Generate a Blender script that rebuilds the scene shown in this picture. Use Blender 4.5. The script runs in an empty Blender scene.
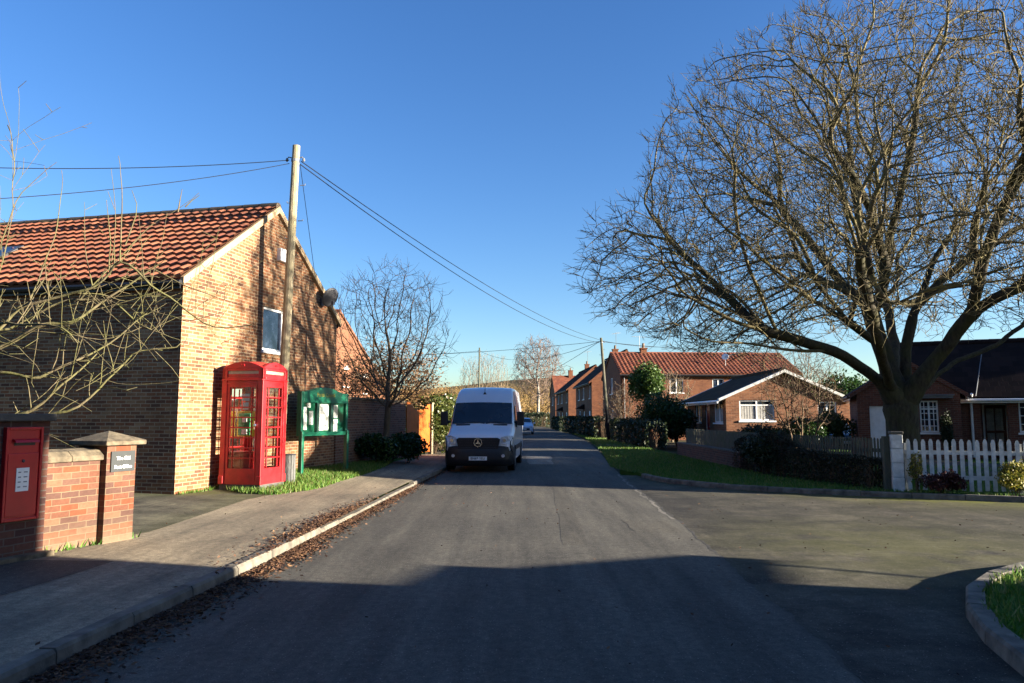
import bpy, math, random
import numpy as np
from mathutils import Vector, Matrix
from math import radians as R, sin, cos, pi, sqrt, atan2, tan
random.seed(7); rng = np.random.default_rng(7)
scn = bpy.context.scene
COL = scn.collection

# ------------------------------------------------------------------ camera
EYE = 1.6; FPX = 750.0; PITCH = math.atan((417 - 341.5) / FPX)
cd = bpy.data.cameras.new('camera'); cam = bpy.data.objects.new('camera', cd); COL.objects.link(cam)
cd.sensor_width = 36; cd.lens = 36 * FPX / 1024; cd.clip_end = 6000; cd.clip_start = 0.05
cam.location = (0, 0, EYE); cam.rotation_euler = (pi / 2 + PITCH, 0, 0); scn.camera = cam

def A(px, py, Y):                                  # measured picture point at a known distance -> X, Z (metres)
    u = (px - 512) / FPX; v = (341.5 - py) / FPX
    b = cos(PITCH) - v * sin(PITCH); c = sin(PITCH) + v * cos(PITCH)
    t = Y / b
    return u * t, EYE + c * t

# ------------------------------------------------------------------ nodes / materials
def nmat(name):
    m = bpy.data.materials.new(name); m.use_nodes = True
    nt = m.node_tree; nt.nodes.clear()
    out = nt.nodes.new('ShaderNodeOutputMaterial'); b = nt.nodes.new('ShaderNodeBsdfPrincipled')
    nt.links.new(b.outputs[0], out.inputs[0])
    return m, nt, b
def nd(nt, t, ins=None, **kw):
    n = nt.nodes.new(t)
    for k, v in kw.items(): setattr(n, k, v)
    for k, v in (ins or {}).items():
        s = n.inputs[k]
        if isinstance(v, bpy.types.NodeSocket): nt.links.new(v, s)
        else: s.default_value = v
    return n
def mth(nt, op, a, b=0.0, c=None):
    n = nt.nodes.new('ShaderNodeMath'); n.operation = op
    for i, v in enumerate((a, b) if c is None else (a, b, c)):
        if isinstance(v, bpy.types.NodeSocket): nt.links.new(v, n.inputs[i])
        else: n.inputs[i].default_value = v
    return n.outputs[0]
def c4(c): return (c[0], c[1], c[2], 1)
def ramp(nt, fac, stops, interp='LINEAR'):
    n = nt.nodes.new('ShaderNodeValToRGB'); n.color_ramp.interpolation = interp
    e = n.color_ramp.elements
    while len(e) < len(stops): e.new(0.5)
    for i, (p, c) in enumerate(stops): e[i].position = p; e[i].color = c4(c)
    nt.links.new(fac, n.inputs[0]); return n.outputs[0]
def mix(nt, fac, a, b, mode='MIX'):
    n = nt.nodes.new('ShaderNodeMix'); n.data_type = 'RGBA'; n.blend_type = mode
    for s, v in ((n.inputs[0], fac), (n.inputs[6], a), (n.inputs[7], b)):
        if isinstance(v, bpy.types.NodeSocket): nt.links.new(v, s)
        else: s.default_value = v if not isinstance(v, tuple) else c4(v)
    return n.outputs[2]
def noise(nt, vec, scale, detail=4, rough=0.55):
    n = nd(nt, 'ShaderNodeTexNoise', {'Scale': scale, 'Detail': detail, 'Roughness': rough})
    if vec is not None: nt.links.new(vec, n.inputs['Vector'])
    return n.outputs[0]
def objco(nt): return nd(nt, 'ShaderNodeTexCoord').outputs['Object']
def bump(nt, b, h, strength=0.3, dist=0.01):
    n = nd(nt, 'ShaderNodeBump', {'Strength': strength, 'Distance': dist, 'Height': h}); nt.links.new(n.outputs[0], b.inputs['Normal'])

KA = 0.64                                          # base colour level for everything but white paint and paper
def ka(c): return tuple(x * KA for x in c)
def plain(name, col, rough=0.6, var=0.25, scale=6.0, metal=0.0, bmp=0.0, spec=0.4, coat=0.0):
    m, nt, b = nmat(name); co = objco(nt)
    if not any(k in name for k in ('white', 'paper', 'chrome', 'black', 'rubber', 'lamp', 'dark_grey', 'paint')): col = ka(col)
    f = noise(nt, co, scale, 5)
    lo = tuple(x * (1 - var) for x in col); hi = tuple(min(1, x * (1 + var)) for x in col)
    c = ramp(nt, f, [(0.3, lo), (0.7, hi)])
    nt.links.new(c, b.inputs['Base Color'])
    b.inputs['Roughness'].default_value = rough; b.inputs['Metallic'].default_value = metal
    b.inputs['Specular IOR Level'].default_value = spec; b.inputs['Coat Weight'].default_value = coat
    if bmp: bump(nt, b, noise(nt, co, scale * 8, 3), bmp, 0.01)
    return m

def brick(name, cols, mortar, bw=0.225, bh=0.075, mw=0.012, dirt=0.25, stain=None, drift=None):
    m, nt, b = nmat(name); cols = [ka(c) for c in cols]; mortar = ka(mortar); stain = stain and ka(stain); drift = drift and ka(drift)
    uv = nd(nt, 'ShaderNodeTexCoord').outputs['UV']
    wob = nd(nt, 'ShaderNodeTexNoise', {'Scale': 9.0, 'Detail': 2.0, 'Vector': uv})
    w2 = nd(nt, 'ShaderNodeVectorMath', {0: wob.outputs['Color'], 1: (0.5, 0.5, 0.5)}, operation='SUBTRACT')
    w3 = nd(nt, 'ShaderNodeVectorMath', {0: w2.outputs[0], 'Scale': 0.011}, operation='SCALE')
    v = nd(nt, 'ShaderNodeVectorMath', {0: uv, 1: w3.outputs[0]}, operation='ADD')
    s = nd(nt, 'ShaderNodeSeparateXYZ', {0: v.outputs[0]})
    vv = mth(nt, 'DIVIDE', s.outputs[1], bh); row = mth(nt, 'FLOOR', vv)
    par = mth(nt, 'MULTIPLY', mth(nt, 'MODULO', mth(nt, 'ABSOLUTE', row), 2.0), 0.5)
    uu = mth(nt, 'ADD', mth(nt, 'DIVIDE', s.outputs[0], bw), par); col = mth(nt, 'FLOOR', uu)
    fu = mth(nt, 'FRACT', uu); fv = mth(nt, 'FRACT', vv)
    mk = mth(nt, 'MAXIMUM', mth(nt, 'LESS_THAN', fu, mw / bw), mth(nt, 'LESS_THAN', fv, mw / bh))
    cv = nd(nt, 'ShaderNodeCombineXYZ', {0: col, 1: row})
    wn = nd(nt, 'ShaderNodeTexWhiteNoise', {'Vector': cv.outputs[0]}, noise_dimensions='2D')
    n = len(cols)
    bc = ramp(nt, wn.outputs[0], [(i / n, c) for i, c in enumerate(cols)], 'CONSTANT')
    grain = noise(nt, uv, 30, 4)
    bc = mix(nt, 0.35, bc, ramp(nt, grain, [(0.3, (0.3, 0.3, 0.3)), (0.7, (1.0, 1.0, 1.0))]), 'MULTIPLY')
    if drift: bc = mix(nt, mth(nt, 'MULTIPLY', ramp(nt, noise(nt, uv, 1.7, 6, 0.7), [(0.35, (0, 0, 0)), (0.65, (1, 1, 1))]), 0.3), bc, drift)
    c = mix(nt, mk, bc, mortar)
    big = noise(nt, uv, 0.9, 6, 0.65)
    c = mix(nt, dirt, c, ramp(nt, big, [(0.35, (0.25, 0.22, 0.2)), (0.65, (1.15, 1.12, 1.1))]), 'MULTIPLY')
    if stain:
        g = nd(nt, 'ShaderNodeSeparateXYZ', {0: objco(nt)}).outputs[2]
        k = mth(nt, 'MULTIPLY', nd(nt, 'ShaderNodeMapRange', {0: g, 1: 0.32, 2: -0.05, 3: 0.0, 4: 1.0}).outputs[0], big)
        c = mix(nt, k, c, stain)
    nt.links.new(c, b.inputs['Base Color']); b.inputs['Roughness'].default_value = 0.88
    b.inputs['Specular IOR Level'].default_value = 0.25
    h = mth(nt, 'SUBTRACT', mth(nt, 'MULTIPLY', grain, 0.3), mk)
    bump(nt, b, h, 0.6, 0.008)
    return m

def tile(name, cols, tw=0.24, th=0.3, flat=False, lich=(0.3, 0.25, 0.1), lamt=0.35):
    m, nt, b = nmat(name); cols = [ka(c) for c in cols]; lich = ka(lich)
    uv = nd(nt, 'ShaderNodeTexCoord').outputs['UV']
    s = nd(nt, 'ShaderNodeSeparateXYZ', {0: uv})
    vv = mth(nt, 'DIVIDE', s.outputs[1], th); row = mth(nt, 'FLOOR', vv)
    uu = mth(nt, 'DIVIDE', s.outputs[0], tw)
    if flat: uu = mth(nt, 'ADD', uu, mth(nt, 'MULTIPLY', mth(nt, 'MODULO', mth(nt, 'ABSOLUTE', row), 2.0), 0.5))
    col = mth(nt, 'FLOOR', uu)
    cv = nd(nt, 'ShaderNodeCombineXYZ', {0: col, 1: row})
    wn = nd(nt, 'ShaderNodeTexWhiteNoise', {'Vector': cv.outputs[0]}, noise_dimensions='2D')
    n = len(cols)
    c = ramp(nt, wn.outputs[0], [(i / n, k) for i, k in enumerate(cols)], 'CONSTANT')
    l = noise(nt, uv, 2.2, 6, 0.7)
    c = mix(nt, mth(nt, 'MULTIPLY', ramp(nt, l, [(0.5, (0, 0, 0)), (0.7, (1, 1, 1))]), lamt), c, lich)
    nt.links.new(c, b.inputs['Base Color']); b.inputs['Roughness'].default_value = 0.8
    b.inputs['Specular IOR Level'].default_value = 0.3
    if flat:
        b.inputs['Specular IOR Level'].default_value = 0.08; b.inputs['Roughness'].default_value = 0.95
        h = mth(nt, 'MAXIMUM', mth(nt, 'FRACT', vv), mth(nt, 'LESS_THAN', mth(nt, 'FRACT', uu), 0.06))
        bump(nt, b, mth(nt, 'SUBTRACT', 1.0, h), 0.5, 0.02)
    return m

def leafmat(name, cols, rough=0.55, trans=0.25):
    m, nt, b = nmat(name); cols = [ka(c) for c in cols]
    g = nd(nt, 'ShaderNodeNewGeometry').outputs['Random Per Island']
    n = len(cols)
    c = ramp(nt, g, [(i / max(1, n - 1), k) for i, k in enumerate(cols)])
    nt.links.new(c, b.inputs['Base Color']); b.inputs['Roughness'].default_value = rough
    b.inputs['Specular IOR Level'].default_value = 0.3
    if trans:
        t = nd(nt, 'ShaderNodeBsdfTranslucent', {0: c}); mx = nd(nt, 'ShaderNodeMixShader', {0: trans, 1: b.outputs[0], 2: t.outputs[0]})
        nt.links.new(mx.outputs[0], nt.nodes['Material Output'].inputs[0])
    return m

def glassmat(name, col=(0.015, 0.02, 0.025), rough=0.03):
    m, nt, b = nmat(name)
    f = noise(nt, objco(nt), 2.0, 3)
    nt.links.new(ramp(nt, f, [(0.35, tuple(x * 0.6 for x in col)), (0.65, tuple(x * 1.6 for x in col))]), b.inputs['Base Color'])
    b.inputs['Roughness'].default_value = rough; b.inputs['Specular IOR Level'].default_value = 0.8
    return m
def clearglass(name):
    m, nt, b = nmat(name)
    b.inputs['Base Color'].default_value = (0.9, 0.95, 0.95, 1); b.inputs['Roughness'].default_value = 0.03
    t = nd(nt, 'ShaderNodeBsdfTransparent', {0: (0.95, 0.97, 0.96, 1)})
    g = nd(nt, 'ShaderNodeBsdfGlossy', {0: (1, 1, 1, 1), 'Roughness': 0.03})
    fr = nd(nt, 'ShaderNodeFresnel', {'IOR': 1.45})
    mx = nd(nt, 'ShaderNodeMixShader', {0: fr.outputs[0], 1: t.outputs[0], 2: g.outputs[0]})
    nt.links.new(mx.outputs[0], nt.nodes['Material Output'].inputs[0]); return m

def bark(name, a, b_, green, gamt=0.5, scale=14):
    m, nt, b = nmat(name); co = objco(nt); a, b_, green = ka(a), ka(b_), ka(green)
    mp = nd(nt, 'ShaderNodeMapping', {0: co, 'Scale': (1, 1, 0.35)})
    f = noise(nt, mp.outputs[0], scale, 6, 0.65)
    c = ramp(nt, f, [(0.3, a), (0.7, b_)])
    l = noise(nt, co, 3.0, 5, 0.6)
    c = mix(nt, mth(nt, 'MULTIPLY', ramp(nt, l, [(0.42, (0, 0, 0)), (0.62, (1, 1, 1))]), gamt), c, green)
    nt.links.new(c, b.inputs['Base Color']); b.inputs['Roughness'].default_value = 0.9; b.inputs['Specular IOR Level'].default_value = 0.2
    bump(nt, b, f, 0.7, 0.02); return m

def asphalt(name, a, b_, moss=None, mossx=None, patch=0.3, tracks=False):
    m, nt, b = nmat(name); co = objco(nt); a, b_, moss = ka(a), ka(b_), moss and ka(moss)
    fine = noise(nt, co, 95, 3, 0.8); mid = noise(nt, co, 14, 7, 0.78); big = noise(nt, co, 0.5, 6, 0.65)
    c = ramp(nt, fine, [(0.36, a), (0.64, b_)])
    c = mix(nt, 0.75, c, ramp(nt, mid, [(0.33, (0.45, 0.45, 0.45)), (0.67, (1.4, 1.38, 1.32))]), 'MULTIPLY')
    c = mix(nt, patch, c, ramp(nt, big, [(0.38, (0.45, 0.45, 0.46)), (0.62, (1.4, 1.36, 1.28))]), 'MULTIPLY')
    st = noise(nt, nd(nt, 'ShaderNodeMapping', {0: co, 'Scale': (1.7, 0.13, 1)}).outputs[0], 1.6, 7, 0.72)
    c = mix(nt, 0.55, c, ramp(nt, st, [(0.36, (0.38, 0.38, 0.39)), (0.64, (1.36, 1.33, 1.26))]), 'MULTIPLY')
    if moss:
        bl = noise(nt, nd(nt, 'ShaderNodeMapping', {0: co, 'Location': (3, 7, 0), 'Scale': (1, 1.4, 1)}).outputs[0], 1.1, 9, 0.78)
        c = mix(nt, 0.85, c, ramp(nt, bl, [(0.38, (0.30, 0.30, 0.31)), (0.5, (0.9, 0.89, 0.86)), (0.62, (1.7, 1.66, 1.55))]), 'MULTIPLY')
    sp = noise(nt, co, 2.0, 8, 0.8)
    c = mix(nt, mth(nt, 'MULTIPLY', ramp(nt, sp, [(0.54, (0, 0, 0)), (0.66, (1, 1, 1))]), 0.4), c, (0.035, 0.033, 0.028))
    vo = nd(nt, 'ShaderNodeTexVoronoi', {'Scale': 30.0, 'Vector': co}); vf = mth(nt, 'LESS_THAN', vo.outputs['Distance'], 0.16)
    vs = nd(nt, 'ShaderNodeSeparateColor', {0: vo.outputs['Color']}).outputs[0]
    c = mix(nt, mth(nt, 'MULTIPLY', vf, mth(nt, 'MULTIPLY', vs, 0.9)), c, (0.25, 0.23, 0.195))
    if tracks:
        sx = nd(nt, 'ShaderNodeSeparateXYZ', {0: co})
        x = mth(nt, 'SUBTRACT', sx.outputs[0], mth(nt, 'MULTIPLY', sx.outputs[1], 0.045))
        w = mth(nt, 'ABSOLUTE', mth(nt, 'SINE', mth(nt, 'ADD', mth(nt, 'MULTIPLY', x, 2.1), mth(nt, 'MULTIPLY', big, 0.8))))
        c = mix(nt, 0.22, c, ramp(nt, w, [(0.0, (0.55, 0.55, 0.55)), (1.0, (1.25, 1.25, 1.25))]), 'MULTIPLY')
    if moss:
        mz = noise(nt, co, 1.3, 6, 0.7)
        att = nd(nt, 'ShaderNodeAttribute', attribute_name='moss').outputs['Fac']
        k = mth(nt, 'MULTIPLY', ramp(nt, mz, [(0.32, (0, 0, 0)), (0.52, (1, 1, 1))]), att)
        c = mix(nt, mth(nt, 'MULTIPLY', k, ramp(nt, fine, [(0.3, (0.4, 0.4, 0.4)), (0.6, (1, 1, 1))])), c, moss)
    nt.links.new(c, b.inputs['Base Color']); b.inputs['Roughness'].default_value = 0.85; b.inputs['Specular IOR Level'].default_value = 0.25
    bump(nt, b, mth(nt, 'ADD', fine, mth(nt, 'MULTIPLY', mid, 1.5)), 0.55, 0.006); return m

def groundmat(name, stops, scale=3.0):
    m, nt, b = nmat(name); co = objco(nt); stops = [(p, ka(c)) for p, c in stops]
    f = mth(nt, 'ADD', mth(nt, 'MULTIPLY', noise(nt, co, scale, 6, 0.7), 0.6), mth(nt, 'MULTIPLY', noise(nt, co, scale * 12, 3, 0.7), 0.4))
    nt.links.new(ramp(nt, f, stops), b.inputs['Base Color']); b.inputs['Roughness'].default_value = 0.95; b.inputs['Specular IOR Level'].default_value = 0.1
    bump(nt, b, f, 0.8, 0.03); return m

M = {}
M['brick_house'] = brick('tumbled_brick', [(0.38, 0.17, 0.075), (0.44, 0.23, 0.11), (0.24, 0.11, 0.06), (0.36, 0.15, 0.065), (0.30, 0.14, 0.07), (0.50, 0.30, 0.15), (0.40, 0.165, 0.07), (0.42, 0.22, 0.10), (0.15, 0.075, 0.048), (0.40, 0.19, 0.085), (0.20, 0.10, 0.06), (0.33, 0.12, 0.055)], (0.50, 0.385, 0.24), bw=0.22, bh=0.071, mw=0.016, dirt=0.6, drift=(0.37, 0.155, 0.07))
M['brick_garden'] = brick('garden_brick', [(0.22, 0.088, 0.05), (0.25, 0.11, 0.065), (0.15, 0.075, 0.055), (0.29, 0.085, 0.038), (0.19, 0.095, 0.065), (0.27, 0.14, 0.08)], (0.25, 0.18, 0.11), bh=0.07, mw=0.010, dirt=0.6, stain=(0.24, 0.2, 0.13))
M['brick_dark'] = brick('dark_brick', [(0.14, 0.06, 0.045), (0.18, 0.08, 0.055), (0.10, 0.05, 0.045), (0.16, 0.065, 0.05)], (0.16, 0.13, 0.11), mw=0.013)
M['brick_orange'] = brick('orange_brick', [(0.28, 0.105, 0.05), (0.33, 0.13, 0.06), (0.24, 0.09, 0.045), (0.30, 0.115, 0.05)], (0.30, 0.21, 0.14), mw=0.011, dirt=0.4)
M['brick_brown'] = brick('brown_brick', [(0.33, 0.14, 0.065), (0.28, 0.115, 0.055), (0.37, 0.16, 0.08), (0.24, 0.10, 0.05)], (0.30, 0.22, 0.14), mw=0.011)
M['brick_red'] = brick('red_brown_brick', [(0.24, 0.09, 0.06), (0.28, 0.11, 0.07), (0.20, 0.08, 0.055)], (0.24, 0.19, 0.15), mw=0.011)
M['brick_wall'] = brick('old_wall_brick', [(0.26, 0.12, 0.07), (0.32, 0.15, 0.085), (0.18, 0.09, 0.06), (0.29, 0.14, 0.09)], (0.32, 0.26, 0.19), mw=0.016)
M['pantile'] = tile('pantile', [(0.36, 0.125, 0.065), (0.29, 0.10, 0.056), (0.43, 0.165, 0.085), (0.24, 0.085, 0.05), (0.35, 0.12, 0.065)], lamt=0.2)
M['pantile_red'] = tile('red_pantile', [(0.25, 0.075, 0.038), (0.20, 0.06, 0.034), (0.30, 0.095, 0.046)], lamt=0.12)
M['tile_brown'] = tile('brown_tile', [(0.034, 0.022, 0.02), (0.027, 0.018, 0.017), (0.042, 0.026, 0.023)], 0.3, 0.3, True, (0.07, 0.045, 0.025), 0.12)
M['tile_dark'] = tile('dark_tile', [(0.075, 0.048, 0.03), (0.06, 0.04, 0.027), (0.088, 0.056, 0.034)], 0.3, 0.3, True, (0.13, 0.12, 0.045), 0.45)
M['white'] = plain('white_paint', (0.76, 0.76, 0.74), 0.45, 0.08)
M['white_worn'] = plain('worn_white_paint', (0.54, 0.54, 0.50), 0.7, 0.28, 7, bmp=0.1)
M['cream'] = plain('cream_mortar', (0.46, 0.34, 0.2), 0.9, 0.2, 8, bmp=0.3)
M['stone'] = plain('stone_coping', (0.17, 0.135, 0.085), 0.92, 0.55, 9, bmp=0.6)
M['stone_dark'] = plain('dark_stone', (0.10, 0.095, 0.085), 0.9, 0.35, 6, bmp=0.4)
M['concrete'] = plain('concrete_kerb', (0.19, 0.168, 0.13), 0.9, 0.5, 6, bmp=0.5)
M['ridge'] = plain('mossy_ridge_tile', (0.10, 0.075, 0.05), 0.9, 0.4, 5, bmp=0.4)
M['black'] = plain('black_plastic', (0.015, 0.015, 0.017), 0.45, 0.2)
M['wire'] = plain('wire_sheath', (0.02, 0.02, 0.022), 0.95, 0.1, spec=0.05)
M['blackmetal'] = plain('dark_grey_metal', (0.05, 0.05, 0.055), 0.5, 0.2)
M['rubber'] = plain('tyre_rubber', (0.014, 0.014, 0.014), 0.8, 0.2)
M['grey'] = plain('grey_metal', (0.22, 0.23, 0.24), 0.5, 0.15)
M['chrome'] = plain('chrome', (0.75, 0.76, 0.78), 0.18, 0.05, metal=1.0)
M['red'] = plain('telephone_red', (0.64, 0.017, 0.022), 0.42, 0.3, 5, bmp=0.05, coat=0.1)
M['redroof'] = plain('faded_red_roof', (0.48, 0.055, 0.03), 0.55, 0.25, 5)
M['postred'] = plain('post_red', (0.62, 0.009, 0.016), 0.35, 0.15, 4, coat=0.2)
M['opal'] = plain('opal_sign', (0.50, 0.43, 0.33), 0.5, 0.15, 12)
M['green'] = plain('board_green', (0.004, 0.15, 0.075), 0.4, 0.2, 3, coat=0.15)
M['darkgreen'] = plain('dark_green', (0.012, 0.07, 0.045), 0.5, 0.2)
M['gold'] = plain('gold_lettering', (0.42, 0.36, 0.06), 0.4, 0.1)
M['paper'] = plain('paper', (0.74, 0.74, 0.70), 0.8, 0.06, 10)
M['ink'] = plain('printed_grey', (0.3, 0.3, 0.32), 0.8, 0.3, 40)
M['slate'] = plain('slate_sign', (0.035, 0.04, 0.04), 0.6, 0.15, 9)
M['yellow'] = plain('defib_yellow', (0.75, 0.52, 0.02), 0.4, 0.1)
M['defgreen'] = plain('defib_green', (0.04, 0.42, 0.16), 0.4, 0.1)
M['vanwhite'] = plain('van_white_paint', (0.72, 0.74, 0.77), 0.28, 0.04, 1, coat=0.5)
M['bluewhite'] = plain('pale_car_paint', (0.55, 0.62, 0.72), 0.25, 0.05, 1, coat=0.5)
M['navy'] = plain('dark_car_paint', (0.012, 0.014, 0.022), 0.25, 0.1, 1, coat=0.5)
M['lamp'] = plain('headlamp_glass', (0.5, 0.52, 0.55), 0.1, 0.3, 20, spec=0.8)
M['glass'] = glassmat('window_glass'); M['glassblue'] = glassmat('sky_window_glass', (0.02, 0.03, 0.05), 0.02)
M['clear'] = clearglass('clear_glass')
M['curtain'] = plain('net_curtain', (0.45, 0.44, 0.40), 0.9, 0.25, 12)
M['orangewood'] = plain('orange_wood', (0.56, 0.135, 0.012), 0.5, 0.2, 6)
M['polewood'] = bark('pole_wood', (0.30, 0.24, 0.15), (0.52, 0.44, 0.29), (0.3, 0.29, 0.12), 0.3, 20)
M['greywood'] = bark('weathered_wood', (0.10, 0.095, 0.075), (0.19, 0.175, 0.13), (0.11, 0.13, 0.05), 0.4, 16)
M['binwood'] = bark('grey_slats', (0.12, 0.12, 0.115), (0.20, 0.20, 0.19), (0.12, 0.13, 0.09), 0.2, 20)
M['bark_big'] = bark('sycamore_bark', (0.025, 0.021, 0.015), (0.10, 0.085, 0.055), (0.085, 0.085, 0.026), 0.5)
M['twig_big'] = bark('twig_bark', (0.125, 0.097, 0.055), (0.235, 0.19, 0.105), (0.20, 0.185, 0.05), 0.5, 6)
M['bark_lime'] = bark('lichen_bark', (0.09, 0.07, 0.04), (0.25, 0.205, 0.12), (0.17, 0.18, 0.05), 0.6)
M['bark_mid'] = bark('grey_brown_bark', (0.12, 0.08, 0.05), (0.24, 0.165, 0.105), (0.15, 0.12, 0.06), 0.3)
M['bark_birch'] = bark('birch_bark', (0.3, 0.27, 0.22), (0.62, 0.58, 0.5), (0.1, 0.08, 0.06), 0.4, 5)
M['twig_birch'] = bark('birch_twig', (0.20, 0.135, 0.105), (0.31, 0.225, 0.175), (0.28, 0.2, 0.14), 0.3)
M['twig_pale'] = bark('pale_twig', (0.30, 0.22, 0.15), (0.44, 0.34, 0.23), (0.3, 0.22, 0.12), 0.3)
M['leaf_laurel'] = leafmat('laurel_leaf', [(0.018, 0.05, 0.012), (0.035, 0.09, 0.02), (0.06, 0.11, 0.025)], 0.35)
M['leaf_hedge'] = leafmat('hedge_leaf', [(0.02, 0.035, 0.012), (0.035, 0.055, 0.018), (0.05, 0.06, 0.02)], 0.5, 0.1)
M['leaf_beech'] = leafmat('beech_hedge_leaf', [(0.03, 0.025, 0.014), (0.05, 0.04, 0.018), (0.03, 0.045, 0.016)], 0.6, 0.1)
M['leaf_bright'] = leafmat('bright_evergreen_leaf', [(0.05, 0.11, 0.02), (0.09, 0.16, 0.03), (0.12, 0.19, 0.04)], 0.45)
M['leaf_ivy'] = leafmat('ivy_leaf', [(0.05, 0.08, 0.015), (0.10, 0.13, 0.03), (0.18, 0.17, 0.04)], 0.4)
M['leaf_brown'] = leafmat('dry_brown_leaf', [(0.16, 0.08, 0.035), (0.28, 0.15, 0.06), (0.34, 0.20, 0.08)], 0.7)
M['leaf_wood'] = leafmat('winter_scrub', [(0.17, 0.10, 0.04), (0.28, 0.17, 0.06), (0.36, 0.23, 0.07), (0.22, 0.16, 0.06)], 0.8, 0.1)
M['leaf_purple'] = leafmat('purple_leaf', [(0.045, 0.015, 0.018), (0.08, 0.025, 0.025), (0.11, 0.04, 0.03)], 0.5)
M['leaf_yellow'] = leafmat('yellow_green_leaf', [(0.08, 0.12, 0.02), (0.28, 0.26, 0.04), (0.42, 0.36, 0.06)], 0.5)
M['leaf_green'] = leafmat('plain_green_leaf', [(0.03, 0.065, 0.015), (0.06, 0.10, 0.025), (0.09, 0.13, 0.03)], 0.5)
M['leaf_hill'] = leafmat('wooded_hill', [(0.16, 0.11, 0.045), (0.24, 0.16, 0.06), (0.20, 0.15, 0.07)], 0.9, 0)
M['leaf_fallen'] = leafmat('fallen_leaf', [(0.04, 0.02, 0.012), (0.08, 0.036, 0.02), (0.13, 0.062, 0.03), (0.22, 0.12, 0.055)], 0.8, 0.0)
M['grassblade'] = leafmat('grass_blade', [(0.06, 0.16, 0.016), (0.11, 0.26, 0.027), (0.18, 0.29, 0.045), (0.28, 0.28, 0.10)], 0.6, 0.3)
M['grass'] = groundmat('grass_ground', [(0.3, (0.04, 0.095, 0.012)), (0.55, (0.07, 0.165, 0.018)), (0.75, (0.11, 0.18, 0.035))])
M['earth'] = groundmat('earth', [(0.3, (0.05, 0.05, 0.025)), (0.7, (0.10, 0.09, 0.045))], 1.0)
M['hill'] = groundmat('winter_hill', [(0.3, (0.10, 0.085, 0.03)), (0.6, (0.18, 0.13, 0.05)), (0.75, (0.09, 0.11, 0.035))], 0.05)
M['road'] = asphalt('road_asphalt', (0.080, 0.077, 0.066), (0.172, 0.166, 0.143), tracks=True)
M['sideroad'] = asphalt('side_asphalt', (0.032, 0.030, 0.026), (0.125, 0.117, 0.10), moss=(0.20, 0.21, 0.018), patch=0.9)
M['pave'] = asphalt('pavement_asphalt', (0.25, 0.212, 0.152), (0.45, 0.385, 0.28), patch=0.55)
M['drive'] = asphalt('drive_asphalt', (0.10, 0.096, 0.072), (0.18, 0.17, 0.13), moss=(0.12, 0.13, 0.03), patch=0.3)
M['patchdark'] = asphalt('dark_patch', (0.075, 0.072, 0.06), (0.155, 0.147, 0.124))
M['seam'] = plain('tar_seam', (0.06, 0.056, 0.045), 0.8, 0.4, 9)
M['patchpale'] = asphalt('pale_patch', (0.22, 0.21, 0.19), (0.34, 0.32, 0.28))

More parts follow.
